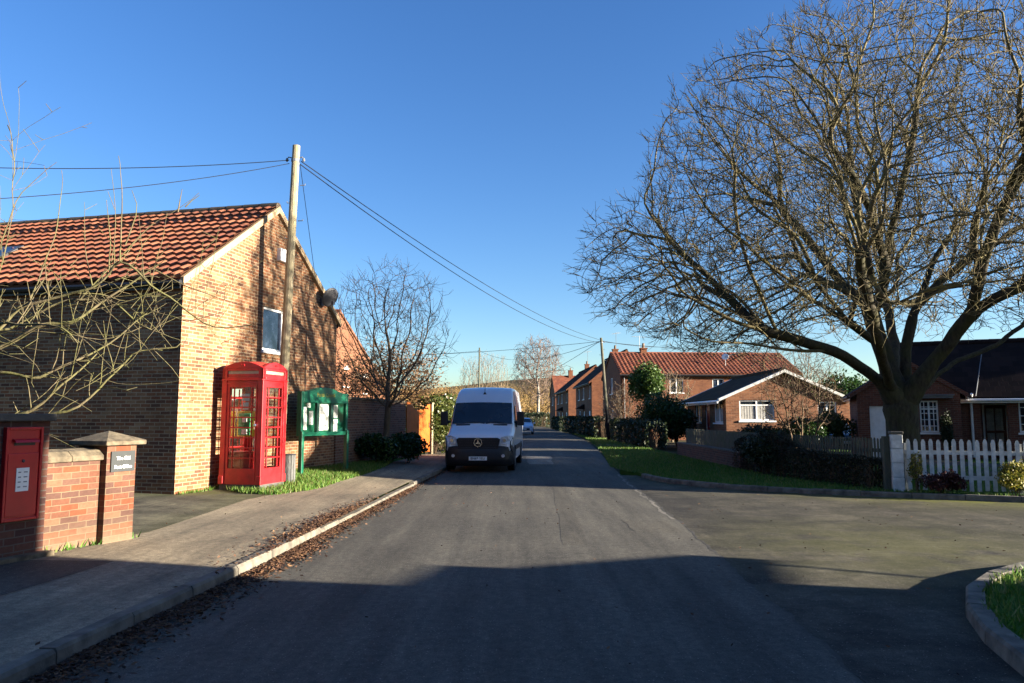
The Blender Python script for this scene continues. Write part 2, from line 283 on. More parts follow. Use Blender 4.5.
# ------------------------------------------------------------------ mesh builder
class MB:
    def __init__(s, Mx=None): s.v = []; s.f = []; s.uv = []; s.mi = []; s.M = Mx or Matrix.Identity(4); s.cur = 0
    def pts(s, ps):
        i = len(s.v); s.v.extend((s.M @ Vector(p))[:] for p in ps); return i
    def face(s, ps, uvs=None):
        i = s.pts(ps); s.f.append(tuple(range(i, i + len(ps)))); s.uv.append(uvs); s.mi.append(s.cur); return s
    def idx(s, fs):
        for f in fs: s.f.append(tuple(f)); s.uv.append(None); s.mi.append(s.cur)
    def box(s, c, d, rz=0.0, rx=0.0, ry=0.0, taper=1.0):
        T = Matrix.Translation(c) @ Matrix.Rotation(rz, 4, 'Z') @ Matrix.Rotation(ry, 4, 'Y') @ Matrix.Rotation(rx, 4, 'X')
        x, y, z = d[0] / 2, d[1] / 2, d[2] / 2; t = taper
        P = [T @ Vector(p) for p in ((-x, -y, -z), (x, -y, -z), (x, y, -z), (-x, y, -z), (-x * t, -y * t, z), (x * t, -y * t, z), (x * t, y * t, z), (-x * t, y * t, z))]
        i = s.pts(P); s.idx([[i + k for k in f] for f in ((3, 2, 1, 0), (4, 5, 6, 7), (0, 1, 5, 4), (1, 2, 6, 5), (2, 3, 7, 6), (3, 0, 4, 7))]); return s
    def b2(s, x0, x1, y0, y1, z0, z1): return s.box(((x0 + x1) / 2, (y0 + y1) / 2, (z0 + z1) / 2), (x1 - x0, y1 - y0, z1 - z0))
    def prism(s, poly, vec):
        n = len(poly); vec = Vector(vec); i = s.pts(list(poly) + [Vector(p) + vec for p in poly])
        s.idx([[i + k for k in reversed(range(n))], [i + n + k for k in range(n)]] + [[i + k, i + (k + 1) % n, i + n + (k + 1) % n, i + n + k] for k in range(n)]); return s
    def tube(s, P, rad, n=6, cap=True):
        P = [Vector(p) for p in P]
        if not hasattr(rad, '__len__'): rad = [rad] * len(P)
        d = (P[1] - P[0]).normalized(); u = d.orthogonal().normalized(); i0 = len(s.v)
        for k, p in enumerate(P):
            if k == 0: t = P[1] - P[0]
            elif k == len(P) - 1: t = P[k] - P[k - 1]
            else: t = P[k + 1] - P[k - 1]
            if t.length < 1e-9: t = d
            t = t.normalized(); u = (u - t * u.dot(t))
            if u.length < 1e-6: u = t.orthogonal()
            u = u.normalized(); w = t.cross(u); r = rad[k]
            s.v.extend((s.M @ (p + (u * cos(2 * pi * j / n) + w * sin(2 * pi * j / n)) * r))[:] for j in range(n))
        for k in range(len(P) - 1):
            a = i0 + k * n
            s.idx([(a + j, a + (j + 1) % n, a + n + (j + 1) % n, a + n + j) for j in range(n)])
        if cap:
            s.idx([tuple(i0 + j for j in reversed(range(n))), tuple(i0 + (len(P) - 1) * n + j for j in range(n))])
        return s
    def lathe(s, prof, c=(0, 0, 0), n=16, axis='Z', sc=(1, 1)):
        i0 = len(s.v); c = Vector(c)
        for r, z in prof:
            for j in range(n):
                a = 2 * pi * j / n; x, y = r * cos(a) * sc[0], r * sin(a) * sc[1]
                p = Vector((x, y, z)) if axis == 'Z' else (Vector((z, x, y)) if axis == 'X' else Vector((x, z, y)))
                s.v.append((s.M @ (c + p))[:])
        for k in range(len(prof) - 1):
            a = i0 + k * n; s.idx([(a + j, a + (j + 1) % n, a + n + (j + 1) % n, a + n + j) for j in range(n)])
        s.idx([tuple(i0 + j for j in reversed(range(n))), tuple(i0 + (len(prof) - 1) * n + j for j in range(n))]); return s
    def grid(s, rows):
        n = len(rows[0]); i = len(s.v)
        for r in rows: s.pts(r)
        s.idx([(i + a * n + b, i + a * n + b + 1, i + (a + 1) * n + b + 1, i + (a + 1) * n + b) for a in range(len(rows) - 1) for b in range(n - 1)]); return s
    def build(s, name, mats, parent=None, smooth=False, bevel=0.0, uv=True):
        me = bpy.data.meshes.new(name); me.from_pydata(s.v, [], s.f)
        if not isinstance(mats, (list, tuple)): mats = [mats]
        for m in mats: me.materials.append(m)
        if len(mats) > 1: me.polygons.foreach_set('material_index', s.mi)
        if smooth: me.polygons.foreach_set('use_smooth', [True] * len(s.f))
        if uv:
            me.update(); L = me.uv_layers.new(name='UVMap'); buf = []
            for p in me.polygons:
                e = s.uv[p.index]
                if e: buf.extend(q for t in e for q in t); continue
                nn = p.normal
                if abs(nn.z) > 0.93: buf.extend(q for vi in p.vertices for q in s.v[vi][:2])
                else:
                    t = Vector((-nn.y, nn.x, 0)).normalized(); w = nn.cross(t)
                    for vi in p.vertices:
                        V = Vector(s.v[vi]); buf.extend((V.dot(t), V.dot(w)))
            L.data.foreach_set('uv', buf)
        return link(name, me, parent, bevel)
def link(name, me, parent=None, bevel=0.0):
    me.update(); o = bpy.data.objects.new(name, me); COL.objects.link(o)
    if parent: o.parent = parent
    if bevel:
        b = o.modifiers.new('bevel', 'BEVEL'); b.width = bevel; b.segments = 2; b.limit_method = 'ANGLE'; b.angle_limit = R(40)
    return o
def tag(o, label=None, cat=None, group=None, kind=None):
    for k, v in (('label', label), ('category', cat), ('group', group), ('kind', kind)):
        if v: o[k] = v
    return o
def thing(name, loc, rz, label, cat, group=None):
    o = bpy.data.objects.new(name, None); COL.objects.link(o); o.location = loc; o.rotation_euler = (0, 0, rz); o.empty_display_size = 0.2
    return tag(o, label, cat, group)
def copy_tree(o, parent=None):
    c = o.copy(); COL.objects.link(c); c.parent = parent
    for ch in list(o.children): copy_tree(ch, c)
    return c
def text(name, body, size, mat, parent, mx, extrude=0.002, bold=0.0):
    cu = bpy.data.curves.new(name, 'FONT'); cu.body = body; cu.size = size; cu.extrude = extrude; cu.align_x = 'CENTER'; cu.align_y = 'CENTER'; cu.offset = bold
    t = bpy.data.objects.new(name + '_tmp', cu); COL.objects.link(t)
    dg = bpy.context.evaluated_depsgraph_get(); me = bpy.data.meshes.new_from_object(t.evaluated_get(dg))
    bpy.data.objects.remove(t); bpy.data.curves.remove(cu)
    me.transform(mx); me.name = name; me.materials.clear(); me.materials.append(mat)
    return link(name, me, parent)
def npmesh(name, V, F, mats, parent=None, smooth=False, mi=None):      # V (n,3), F (m,k)
    me = bpy.data.meshes.new(name); n, k = F.shape
    me.vertices.add(len(V)); me.vertices.foreach_set('co', V.astype(np.float32).ravel())
    me.loops.add(n * k); me.loops.foreach_set('vertex_index', F.astype(np.int32).ravel())
    me.polygons.add(n); me.polygons.foreach_set('loop_start', np.arange(0, n * k, k, dtype=np.int32))
    try: me.polygons.foreach_set('loop_total', np.full(n, k, dtype=np.int32))
    except Exception: pass
    for m in (mats if isinstance(mats, list) else [mats]): me.materials.append(m)
    if mi is not None: me.polygons.foreach_set('material_index', mi.astype(np.int32))
    me.update(calc_edges=True); me.validate()
    return link(name, me, parent)
def unit(n):
    d = rng.normal(size=(n, 3)); return d / np.linalg.norm(d, axis=1)[:, None]
def leafquads(C, size, flat=0.0, aspect=0.6):
    n = len(C); a = unit(n); b = unit(n); a[:, 2] *= (1 - flat); a /= np.linalg.norm(a, axis=1)[:, None]
    b = b - a * (a * b).sum(1)[:, None]; b /= np.linalg.norm(b, axis=1)[:, None]
    s = size * rng.uniform(0.6, 1.3, n)[:, None]; a = a * s; b = b * s * aspect
    V = np.stack([C - a, C - b * 0.9 , C + a, C + b * 0.9], 1).reshape(-1, 3)
    return V, np.arange(4 * n).reshape(n, 4)
def blob(c, r, n, lumps=7, hollow=0.55, seed=0, low=-0.9):      # uneven leaf clump cloud
    rg = np.random.default_rng(seed); out = []
    c = np.array(c); r = np.array(r)
    L = rg.normal(size=(lumps, 3)); L /= np.linalg.norm(L, axis=1)[:, None]; L[:, 2] = np.abs(L[:, 2]) * 0.9 - 0.25
    rad = rg.uniform(0.35, 0.6, lumps); pos = L * (1 - rad[:, None] * 0.75)
    pos = np.vstack([pos, [[0, 0, 0]]]); rad = np.append(rad, 0.62)
    w = rad ** 2; k = rg.choice(len(rad), n, p=w / w.sum())
    d = rg.normal(size=(n, 3)); d /= np.linalg.norm(d, axis=1)[:, None]
    q = pos[k] + d * (rad[k] * rg.uniform(hollow, 1.05, n) ** 0.6)[:, None] + rg.normal(size=(n, 3)) * np.array([.05, .05, .07])
    q[:, 2] = np.maximum(q[:, 2], low)
    return c + q * r

# ------------------------------------------------------------------ world, sun
SUN_AZ, SUN_EL = R(103), R(11)
w = bpy.data.worlds.new('World'); scn.world = w; w.use_nodes = True
nt = w.node_tree; nt.nodes.clear()
sky = nd(nt, 'ShaderNodeTexSky', sky_type='NISHITA'); sky.sun_disc = False
sky.sun_elevation = SUN_EL; sky.sun_rotation = SUN_AZ
sky.altitude = 300; sky.air_density = 1.0; sky.dust_density = 0.6; sky.ozone_density = 3.2
hs = nd(nt, 'ShaderNodeHueSaturation', {'Hue': 0.512, 'Saturation': 1.17, 'Color': sky.outputs[0]})
bg = nd(nt, 'ShaderNodeBackground', {0: hs.outputs[0], 1: 0.05}); wo = nd(nt, 'ShaderNodeOutputWorld', {0: bg.outputs[0]})
sd = bpy.data.lights.new('sun', 'SUN'); sd.energy = 5.0; sd.angle = R(0.5); sd.color = (1.0, 0.89, 0.74)
so = bpy.data.objects.new('sun', sd); COL.objects.link(so)
sv = Vector((sin(SUN_AZ) * cos(SUN_EL), cos(SUN_AZ) * cos(SUN_EL), sin(SUN_EL)))
so.rotation_euler = (-sv).to_track_quat('-Z', 'Y').to_euler(); so.location = (30, -5, 20)
scn.view_settings.view_transform = 'Standard'; scn.view_settings.look = 'None'
scn.view_settings.exposure = 2.52; scn.view_settings.gamma = 1.0
scn.cycles.max_bounces = 6; scn.cycles.transparent_max_bounces = 16
# ------------------------------------------------------------------ the setting: ground, roads, pavements
def G(px, py, z=0.0):
    u = (px - 512) / FPX; v = (341.5 - py) / FPX
    b = cos(PITCH) - v * sin(PITCH); c = sin(PITCH) + v * cos(PITCH); t = (z - EYE) / c
    return u * t, b * t
REDGE = [(-25, 0.9), (0, 2.0), (4.7, 2.16), (6.7, 2.24), (10.9, 2.53), (19.4, 2.92), (27, 3.4), (37, 4.2), (53, 5.1), (70, 5.4), (87, 5.5), (105, 5.4), (121, 4.9), (140, 2.6), (155, -2), (172, -10), (190, -24)]
LEDGE = [(-25, -4.3), (0, -3.1), (5.6, -2.9), (8.4, -2.68), (10.8, -2.57), (14.8, -2.4), (22.6, -2.0), (30, -1.6), (37, -1.05), (53, -0.1), (70, 0.25), (87, 0.3), (105, 0.1), (121, -0.5), (140, -3), (155, -7.5), (172, -15), (190, -29)]
def interp(T, y):
    for (a, x0), (b, x1) in zip(T, T[1:]):
        if y <= b: return x0 + (x1 - x0) * (y - a) / (b - a)
    return T[-1][1]
redge = lambda y: interp(REDGE, y) + (0.016 * sin(y * 2.3) + 0.012 * sin(y * 7.1 + 1) + 0.012 * sin(y * 17.3)) * (1 if y < 22 else 0)
ledge = lambda y: interp(LEDGE, y)
def sstep(a, b, x): t = min(1, max(0, (x - a) / (b - a))); return t * t * (3 - 2 * t)
def zl(x, y):                                      # ground height left of the road
    d = max(0.0, ledge(y) - x); k = 0.013 + 0.042 * sstep(15.0, 17.5, y) - 0.02 * sstep(22, 26, y)
    return 0.105 + k * min(d, 6)
def frange(a, b, s): 
    n = int(round((b - a) / s)); return [a + (b - a) * i / n for i in range(n + 1)]
def strip(name, ys, fl, fr, nz, zf, mat, kind='structure'):
    m = MB(); rows = []
    for y in ys:
        l, r = fl(y), fr(y); rows.append([(l + (r - l) * i / nz, y, zf(l + (r - l) * i / nz, y)) for i in range(nz + 1)])
    m.grid(rows); o = m.build(name, mat, uv=False); 
    for p in o.data.polygons:
        if p.normal.z < 0: p.flip()
    o['kind'] = kind; return o
def slab(name, poly, z, depth, mat, kind='structure'):
    from mathutils.geometry import tessellate_polygon
    m = MB(); P = [Vector((x, y, z)) for x, y in poly]
    i = m.pts(P); tri = tessellate_polygon([P])
    for t in tri:
        a, b, c = [P[k] for k in t]
        m.idx([[i + k for k in (t if (b - a).cross(c - a).z > 0 else reversed(t))]])
    j = m.pts([p - Vector((0, 0, depth)) for p in P]); n = len(P)
    ccw = sum(P[k].x * P[(k + 1) % n].y - P[(k + 1) % n].x * P[k].y for k in range(n)) > 0
    m.idx([(j + k, j + (k + 1) % n, i + (k + 1) % n, i + k) if ccw else (i + k, i + (k + 1) % n, j + (k + 1) % n, j + k) for k in range(n)])
    o = m.build(name, mat, uv=False); o['kind'] = kind; return o
def kerb(name, path, wd, h, z0, mat, seg=0.9, side=1, drop=None):      # separate kerb stones along a path, path = road side edge
    m = MB(); P = [Vector((x, y, 0)) for x, y in path]; L = 0; pts = [P[0]]; 
    res = []; 
    for a, b in zip(P, P[1:]):
        n = max(1, int((b - a).length / 0.05)); res += [a + (b - a) * k / n for k in range(n)]
    res.append(P[-1]); acc = 0; cuts = [res[0]]
    for a, b in zip(res, res[1:]):
        acc += (b - a).length
        if acc >= seg: cuts.append(b); acc = 0
    rr = random.Random(3)
    for a, b in zip(cuts, cuts[1:]):
        d = (b - a); l = d.length; d.normalize(); n = Vector((-d.y, d.x, 0)) * side; g = 0.006
        dz = rr.uniform(-0.006, 0.006); a2 = a + d * g; b2 = b - d * g; hh = h + dz
        if drop: hh = h * drop((a + b) / 2) + dz
        t = 0.025
        q = lambda p, o, z: p + n * (o + rr.uniform(-.004, .004)) + Vector((0, 0, z))
        prof = [(0.0, z0 - 0.1), (0.008, z0 + hh - t), (t, z0 + hh), (wd, z0 + hh), (wd, z0 - 0.1)]
        A_ = [q(a2, o, z) for o, z in prof]; B_ = [q(b2, o, z) for o, z in prof]
        i = m.pts(A_); j = m.pts(B_); k = len(prof)
        f = [(i + e, j + e, j + e + 1, i + e + 1) for e in range(k - 1)] + [tuple(i + e for e in range(k)), tuple(j + e for e in reversed(range(k)))]
        m.idx([x if side < 0 else tuple(reversed(x)) for x in f])
    o = m.build(name, mat, uv=False); o['kind'] = 'structure'; return o

g = MB(); g.face([(-3000, -600, -0.06), (3000, -600, -0.06), (3000, 5000, -0.06), (-3000, 5000, -0.06)]); tag(g.build('ground', M['earth'], uv=False), kind='structure')
YS = frange(-25, 5, 2.5) + frange(5.5, 22, 0.1) + frange(22.5, 40, 0.5) + frange(42, 190, 4)
strip('road', YS, ledge, redge, 12, lambda x, y: 0.004 + 0.05 * sin(pi * min(1, max(0, (x - ledge(y)) / (redge(y) - ledge(y))))) * sstep(-2, 14, y) * 0.6, M['road'])
# side road, with moss weight near its far kerb
NK = [(3.30, 21.0), (3.43, 20.2), (3.66, 18.6), (4.65, 17.0), (6.01, 15.95), (7.7, 15.1), (9.57, 14.3), (14, 12.7), (22, 10.0), (40, 4)]
SK = [(2.2, -8), (2.75, 2.0), (2.95, 3.6), (3.15, 4.81), (3.26, 5.15), (3.37, 5.6), (3.59, 6.13), (4.01, 6.85), (4.72, 7.6), (5.35, 8.0), (6.4, 8.4), (8, 8.5), (12, 8.0), (22, 4.8), (40, -1.5)]
def pdist(x, y, path):
    best = 1e9
    for (ax, ay), (bx, by) in zip(path, path[1:]):
        dx, dy = bx - ax, by - ay; t = max(0, min(1, ((x - ax) * dx + (y - ay) * dy) / (dx * dx + dy * dy)))
        best = min(best, math.hypot(x - ax - t * dx, y - ay - t * dy))
    return best
sr = strip('side_road', frange(-8, 21, 0.5), lambda y: 1.2, lambda y: 40, 90, lambda x, y: 0.0, M['sideroad'])
at = sr.data.attributes.new('moss', 'FLOAT', 'POINT')
at.data.foreach_set('value', [min(1, 1.15 * math.exp(-pdist(v.co.x, v.co.y, NK) / 0.7) * (0.25 + 0.75 * sstep(5, 8, v.co.x)) + 0.3 * math.exp(-((v.co.x - 4.8) ** 2 + (v.co.y - 9.4) ** 2) / 5) + 0.03 * sstep(2.6, 4, v.co.x)) for v in sr.data.vertices])
# left side: soil sheet, pavement, drive
def lsoil(x, y): return zl(x, y) - 0.012
strip('left_ground', frange(-25, 130, 1), lambda y: ledge(y) - 45, lambda y: ledge(y) - 0.12, 45, lsoil, M['grass'])
PAVW = [(-25, 2.2), (8, 2.2), (9.2, 2.05), (13.5, 2.35), (14.6, 2.2), (16, 1.75), (18, 1.45), (21, 1.45), (24, 1.7), (130, 1.8)]
strip('pavement', frange(-25, 60, 0.5), lambda y: ledge(y) - 0.16 - interp(PAVW, y), lambda y: ledge(y) - 0.10, 8, lambda x, y: zl(x, y) + 0.002, M['pave'])
drv = strip('drive', frange(8.9, 15.6, 0.3), lambda y: -24, lambda y: ledge(y) - 0.17 - interp(PAVW, y) + 0.25 * sstep(9, 10, y), 24, lambda x, y: zl(x, y) + 0.006, M['drive'])
at = drv.data.attributes.new('moss', 'FLOAT', 'POINT')
at.data.foreach_set('value', [0.9 * math.exp(-((v.co.y - 14.6) / 0.7) ** 2) + 0.5 * math.exp(-(abs(v.co.x + 4.75) / 0.25)) for v in drv.data.vertices])
kerb('kerb', [(ledge(y), y) for y in frange(-4, 48, 1)], 0.13, 0.115, 0.0, M['concrete'], drop=lambda p: 1 - 0.45 * sstep(10.0, 11.5, p.y) * (1 - sstep(17.0, 18.5, p.y)))
# trench and patches in the road, painted shade on the pavement
rz = lambda x, y: 0.004 + 0.05 * sin(pi * min(1, max(0, (x - ledge(y)) / (redge(y) - ledge(y))))) * sstep(-2, 14, y) * 0.6
wig = lambda y, s_: 0.012 * sin(y * 1.7 + s_) + 0.006 * sin(y * 4.3 + 2 * s_)
strip('pavement_shade', frange(1, 7.9, .3), lambda y: ledge(y) - 2.34, lambda y: ledge(y) - 1.38 + wig(y, 1), 3, lambda x, y: zl(x, y) + .0045, M['patchdark'])  # shade beside the post box, painted as a darker asphalt strip
strip('trench_patch', frange(9.5, 31, .25), lambda y: .62 + .036 * (y - 9) + wig(y, 0), lambda y: .92 + .036 * (y - 9) + wig(y, 2), 2, lambda x, y: rz(x, y) + .0011, M['patchdark'])
strip('road_patch', frange(25.3, 30.5, .25), lambda y: .55 + .03 * sin(y * 3), lambda y: 1.35 + .04 * (y - 25) + .03 * sin(y * 2), 3, lambda x, y: rz(x, y) + .0025, M['patchpale'])  # paler strip in the road beside the van
strip('road_patch', frange(10.6, 11.8, .2), lambda y: 1.7 + .02 * sin(y * 9), lambda y: 2.38 + .02 * sin(y * 7), 3, lambda x, y: rz(x, y) + .0022, M['patchdark'])
strip('road_seam', frange(4.2, 20.5, .1), lambda y: redge(y) - .016 - .01 * sin(y * 7.7), lambda y: redge(y) + .012 + .012 * sin(y * 6.1), 2, lambda x, y: rz(x, y) + .0015, M['seam'])
strip('road_seam', frange(12.0, 21.2, .1), lambda y: redge(y) - .10 - .02 * sin(y * 5), lambda y: redge(y) - .045 - .02 * sin(y * 7.7), 2, lambda x, y: rz(x, y) + .002, M['patchpale'])
# verge to the right of the road and corner island
VP = [(x, y) for x, y in NK[:1]] + [(x + 0.0, y) for x, y in NK[1:]]
def off(path, d):
    out = []
    for k, (x, y) in enumerate(path):
        a = path[max(0, k - 1)]; b = path[min(len(path) - 1, k + 1)]; dx, dy = b[0] - a[0], b[1] - a[1]; l = math.hypot(dx, dy)
        out.append((x - dy / l * d, y + dx / l * d))
    return out
NKi = off(NK, 0.125); SKi = off(SK, -0.125)
slab('verge', [(redge(y) + 0.02, y) for y in frange(128, 23, 3)] + [(3.12, 22)] + NKi + [(70, 4), (70, 128)], 0.085, 0.2, M['grass'])
slab('corner_verge', SKi + [(40, -8)], 0.09, 0.2, M['grass'])
kerb('kerb_side_road', NK[1:9], 0.125, 0.11, 0.0, M['concrete'])
kerb('kerb_corner', SK[:14], 0.15, 0.115, 0.0, M['concrete'], side=-1, seg=0.75)
# footpath and drives crossing the verge
def ribbon(name, pts, z, mat): return slab(name, pts, z, 0.02, mat)
ribbon('footpath', [(4.6, 39.5), (6.75, 39.2), (6.75, 41.8), (4.75, 42.6)], 0.094, M['pave'])
ribbon('drive_right', [(10.6, 19.5), (16, 18.5), (15.5, 25), (14.5, 31.5), (11.6, 31.5)], 0.094, M['drive'])

def blades(name, pts, h, mat, kind='stuff'):
    n = len(pts); P = np.array(pts); a = rng.uniform(0, 2 * pi, n); hh = h * rng.uniform(0.5, 1.4, n); wd = 0.004 + 0.10 * hh
    dx, dy = np.cos(a), np.sin(a); ln = rng.uniform(0.1, 0.9, n) * hh; b = rng.uniform(0, 2 * pi, n)
    V = np.empty((n, 3, 3)); V[:, 0] = P - np.stack([dx * wd, dy * wd, 0 * dx], 1); V[:, 1] = P + np.stack([dx * wd, dy * wd, 0 * dx], 1)
    V[:, 2] = P + np.stack([np.cos(b) * ln, np.sin(b) * ln, hh], 1)
    o = npmesh(name, V.reshape(-1, 3), np.arange(3 * n).reshape(n, 3), mat); o['kind'] = kind; return o
def inpoly(x, y, P):
    c = False; n = len(P)
    for i in range(n):
        (x0, y0), (x1, y1) = P[i], P[(i + 1) % n]
        if (y0 > y) != (y1 > y) and x < (x1 - x0) * (y - y0) / (y1 - y0) + x0: c = not c
    return c
def scatter(poly, n, zf):
    xs = [p[0] for p in poly]; ys = [p[1] for p in poly]; out = []
    while len(out) < n:
        x = rng.uniform(min(xs), max(xs)); y = rng.uniform(min(ys), max(ys))
        if inpoly(x, y, poly): out.append((x, y, zf(x, y)))
    return out
LV = [(-5.1, 14.45), (-4.5, 14.35), (-3.95, 15.6), (-3.75, 17.2), (-3.62, 19.0), (-3.6, 21.5), (-3.75, 24), (-4.0, 24.4), (-4.9, 20.6), (-5.85, 16.2), (-6.05, 15.5), (-5.4, 14.8)]
tag(blades('grass', scatter(LV, 15000, lambda x, y: zl(x, y) - 0.012), 0.10, M['grassblade']))
tag(blades('grass', scatter([(2.98, 23), (3.2, 21.2)] + NKi[1:7] + [(9.6, 15.0), (8.0, 15.6), (6.6, 19), (6.6, 34), (4.0, 34)], 26000, lambda x, y: 0.085), 0.06, M['grassblade']))
tag(blades('grass', scatter([(4.0, 34), (6.6, 34), (6.7, 70), (5.5, 70), (5.2, 53)], 9000, lambda x, y: 0.085), 0.08, M['grassblade']))
tag(blades('grass', scatter([p for p in SKi[3:11]] + [(8, 3), (3.3, 4)], 9000, lambda x, y: 0.09), 0.06, M['grassblade']))
tag(blades('grass', scatter([(8.2, 15.9), (14, 14.0), (18, 20), (9, 26)], 7000, lambda x, y: 0.085), 0.10, M['grassblade']))
wd = []
for _ in range(700):
    t = rng.uniform(0, 1); x, y = (-6.3 + 1.48 * t + 0.05 * rng.uniform(0, 3), 14.2 + 6.3 * t); wd.append((x + 0.02, y, zl(x, y)))
for _ in range(60):
    t = rng.uniform(-0.1, 1.3); x, y = (-5.05 + 0.342 * t + rng.uniform(0, 0.05), 8.2 + 0.94 * t); wd.append((x, y, zl(x, y)))
tag(blades('weeds', wd, 0.07, M['grassblade']))
# leaf litter in the left gutter and a few leaves on the roads
def litter(name, P, s0):
    P = np.array(P); n = len(P); V, F = leafquads(P, s0, 0, 0.55); V = V.reshape(n, 4, 3)
    V[:, :, 2] = P[:, None, 2] + (V[:, :, 2] - P[:, None, 2]) * 0.45 + 0.018
    V = V.reshape(-1, 3); o = npmesh(name, V, F, M['leaf_fallen']); o['kind'] = 'stuff'; return o
LP = []
for _ in range(9500):
    y = rng.choice([rng.uniform(3.5, 9.5), rng.uniform(8.5, 17), rng.uniform(15, 26)], p=[0.5, 0.36, 0.14]); d = abs(rng.normal(0, 0.19)) * (1.3 - 0.05 * y)
    LP.append((ledge(y) + 0.02 + d, y, 0.012))
for _ in range(5200):
    y = rng.normal(11.0, 1.2); d = abs(rng.normal(0, 0.22)); x = ledge(y) - 0.05 - d + 0.2; LP.append((x, y, zl(x, y) + 0.005 if x < ledge(y) else 0.01))
litter('leaf_litter', LP, 0.028)
LP = []
for _ in range(420):
    y = rng.uniform(4.5, 22); x = rng.uniform(-5, 9)
    if x < ledge(y): z = zl(x, y) + 0.004
    elif x > redge(y): z = 0.003
    else: z = 0.04
    if pdist(x, y, NK) < 0.4: continue
    LP.append((x, y, z))
for x, y, z in scatter(LV, 130, lambda x, y: zl(x, y) + .03) + scatter([(3.2, 21.2)] + NKi[1:7] + [(8.0, 15.4), (6.6, 19), (6.6, 34), (4.0, 34)], 260, lambda x, y: .11): LP.append((x, y, z))
litter('fallen_leaves', LP, 0.024)
# far hill and scrub
m = MB(); rows = []
for j, y in enumerate(frange(170, 900, 40)):
    rows.append([(x, y, -0.1 + sstep(170, 700, y) * (26 + 8 * sin(x * 0.006 + 1) + 5 * sin(x * 0.017 + y * 0.01)) - 0.0) for x in frange(-900, 900, 45)])
m.grid(rows); tag(m.build('hill', M['hill'], smooth=True, uv=False), kind='structure')

# ------------------------------------------------------------------ house kit
def wall_panel(mb, p0, d, L, z0, z1, ops=(), thick=0.12):
    d = Vector((d[0], d[1], 0)); inn = Vector((-d.y, d.x, 0)); p0 = Vector((p0[0], p0[1], 0))
    q = lambda x, z, t=0.0: p0 + d * x + inn * t + Vector((0, 0, z))
    xs = sorted({0, L, *[o[0] for o in ops], *[o[1] for o in ops]}); zs = sorted({z0, z1, *[o[2] for o in ops], *[o[3] for o in ops]})
    for a, b in zip(xs, xs[1:]):
        for e, f in zip(zs, zs[1:]):
            if any(o[0] <= a and b <= o[1] and o[2] <= e and f <= o[3] for o in ops): continue
            mb.face([q(a, e), q(b, e), q(b, f), q(a, f)])
    for a, b, e, f in [o[:4] for o in ops]:
        mb.face([q(a, e), q(a, e, thick), q(a, f, thick), q(a, f)]); mb.face([q(b, e, thick), q(b, e), q(b, f), q(b, f, thick)])
        mb.face([q(a, f), q(a, f, thick), q(b, f, thick), q(b, f)]); mb.face([q(a, e, thick), q(a, e), q(b, e), q(b, e, thick)])
def frame_mx(p0, d):
    d = Vector((d[0], d[1], 0)); inn = Vector((-d.y, d.x, 0))
    mx = Matrix.Identity(4); mx.col[0][:3] = d; mx.col[1][:3] = inn; mx.col[2][:3] = (0, 0, 1); mx.col[3][:3] = (p0[0], p0[1], 0); return mx
def window(parent, p0, d, op, cols=2, top=0.0, glass='glass', fm='white', sill='white', curtain=False, bars=0, rows=0):
    x0, x1, z0, z1 = op[:4]; mx = frame_mx(p0, d); fw = 0.055
    m = MB(mx); y0, y1 = 0.05, 0.11
    m.b2(x0 + .002, x0 + fw, y0, y1, z0 + .002, z1 - .002); m.b2(x1 - fw, x1 - .002, y0, y1, z0 + .002, z1 - .002)
    m.b2(x0 + fw, x1 - fw, y0, y1, z0 + .002, z0 + fw); m.b2(x0 + fw, x1 - fw, y0, y1, z1 - fw, z1 - .002)
    for k in range(1, cols): xc = x0 + (x1 - x0) * k / cols; m.b2(xc - 0.03, xc + 0.03, y0 + .004, y1 - .004, z0 + fw, z1 - fw)
    if top: m.b2(x0 + fw, x1 - fw, y0 + .006, y1 - .006, z1 - top - 0.025, z1 - top + 0.025)
    for k in range(1, bars): xc = x0 + (x1 - x0) * k / bars; m.b2(xc - 0.012, xc + 0.012, y0 + .012, y1 - .012, z0 + fw, z1 - fw)
    for k in range(1, rows): zc = z0 + (z1 - z0) * k / rows; m.b2(x0 + fw, x1 - fw, y0 + .014, y1 - .014, zc - 0.012, zc + 0.012)
    wn = m.build('window', M[fm], parent, uv=False)
    m = MB(mx); m.face([(x0 + .03, 0.085, z0 + .03), (x1 - .03, 0.085, z0 + .03), (x1 - .03, 0.085, z1 - .03), (x0 + .03, 0.085, z1 - .03)]); m.build('pane', M[glass], wn, uv=False)
    if curtain:
        m = MB(mx)
        n = 40; m.grid([[(x0 + .06 + (x1 - x0 - .12) * k / n, 0.0815 + 0.003 * sin(k * 1.9), z) for k in range(n + 1)] for z in (z0 + .06, z1 - (top or 0.3) - .03)])
        m.build('net_curtain', M['curtain'], wn, uv=False)
    if sill:
        m = MB(mx); m.b2(x0 - 0.05, x1 + 0.05, -0.05, 0.048, z0 - 0.07, z0 - 0.004); m.build('sill', M[sill], wn, uv=False)
    return wn
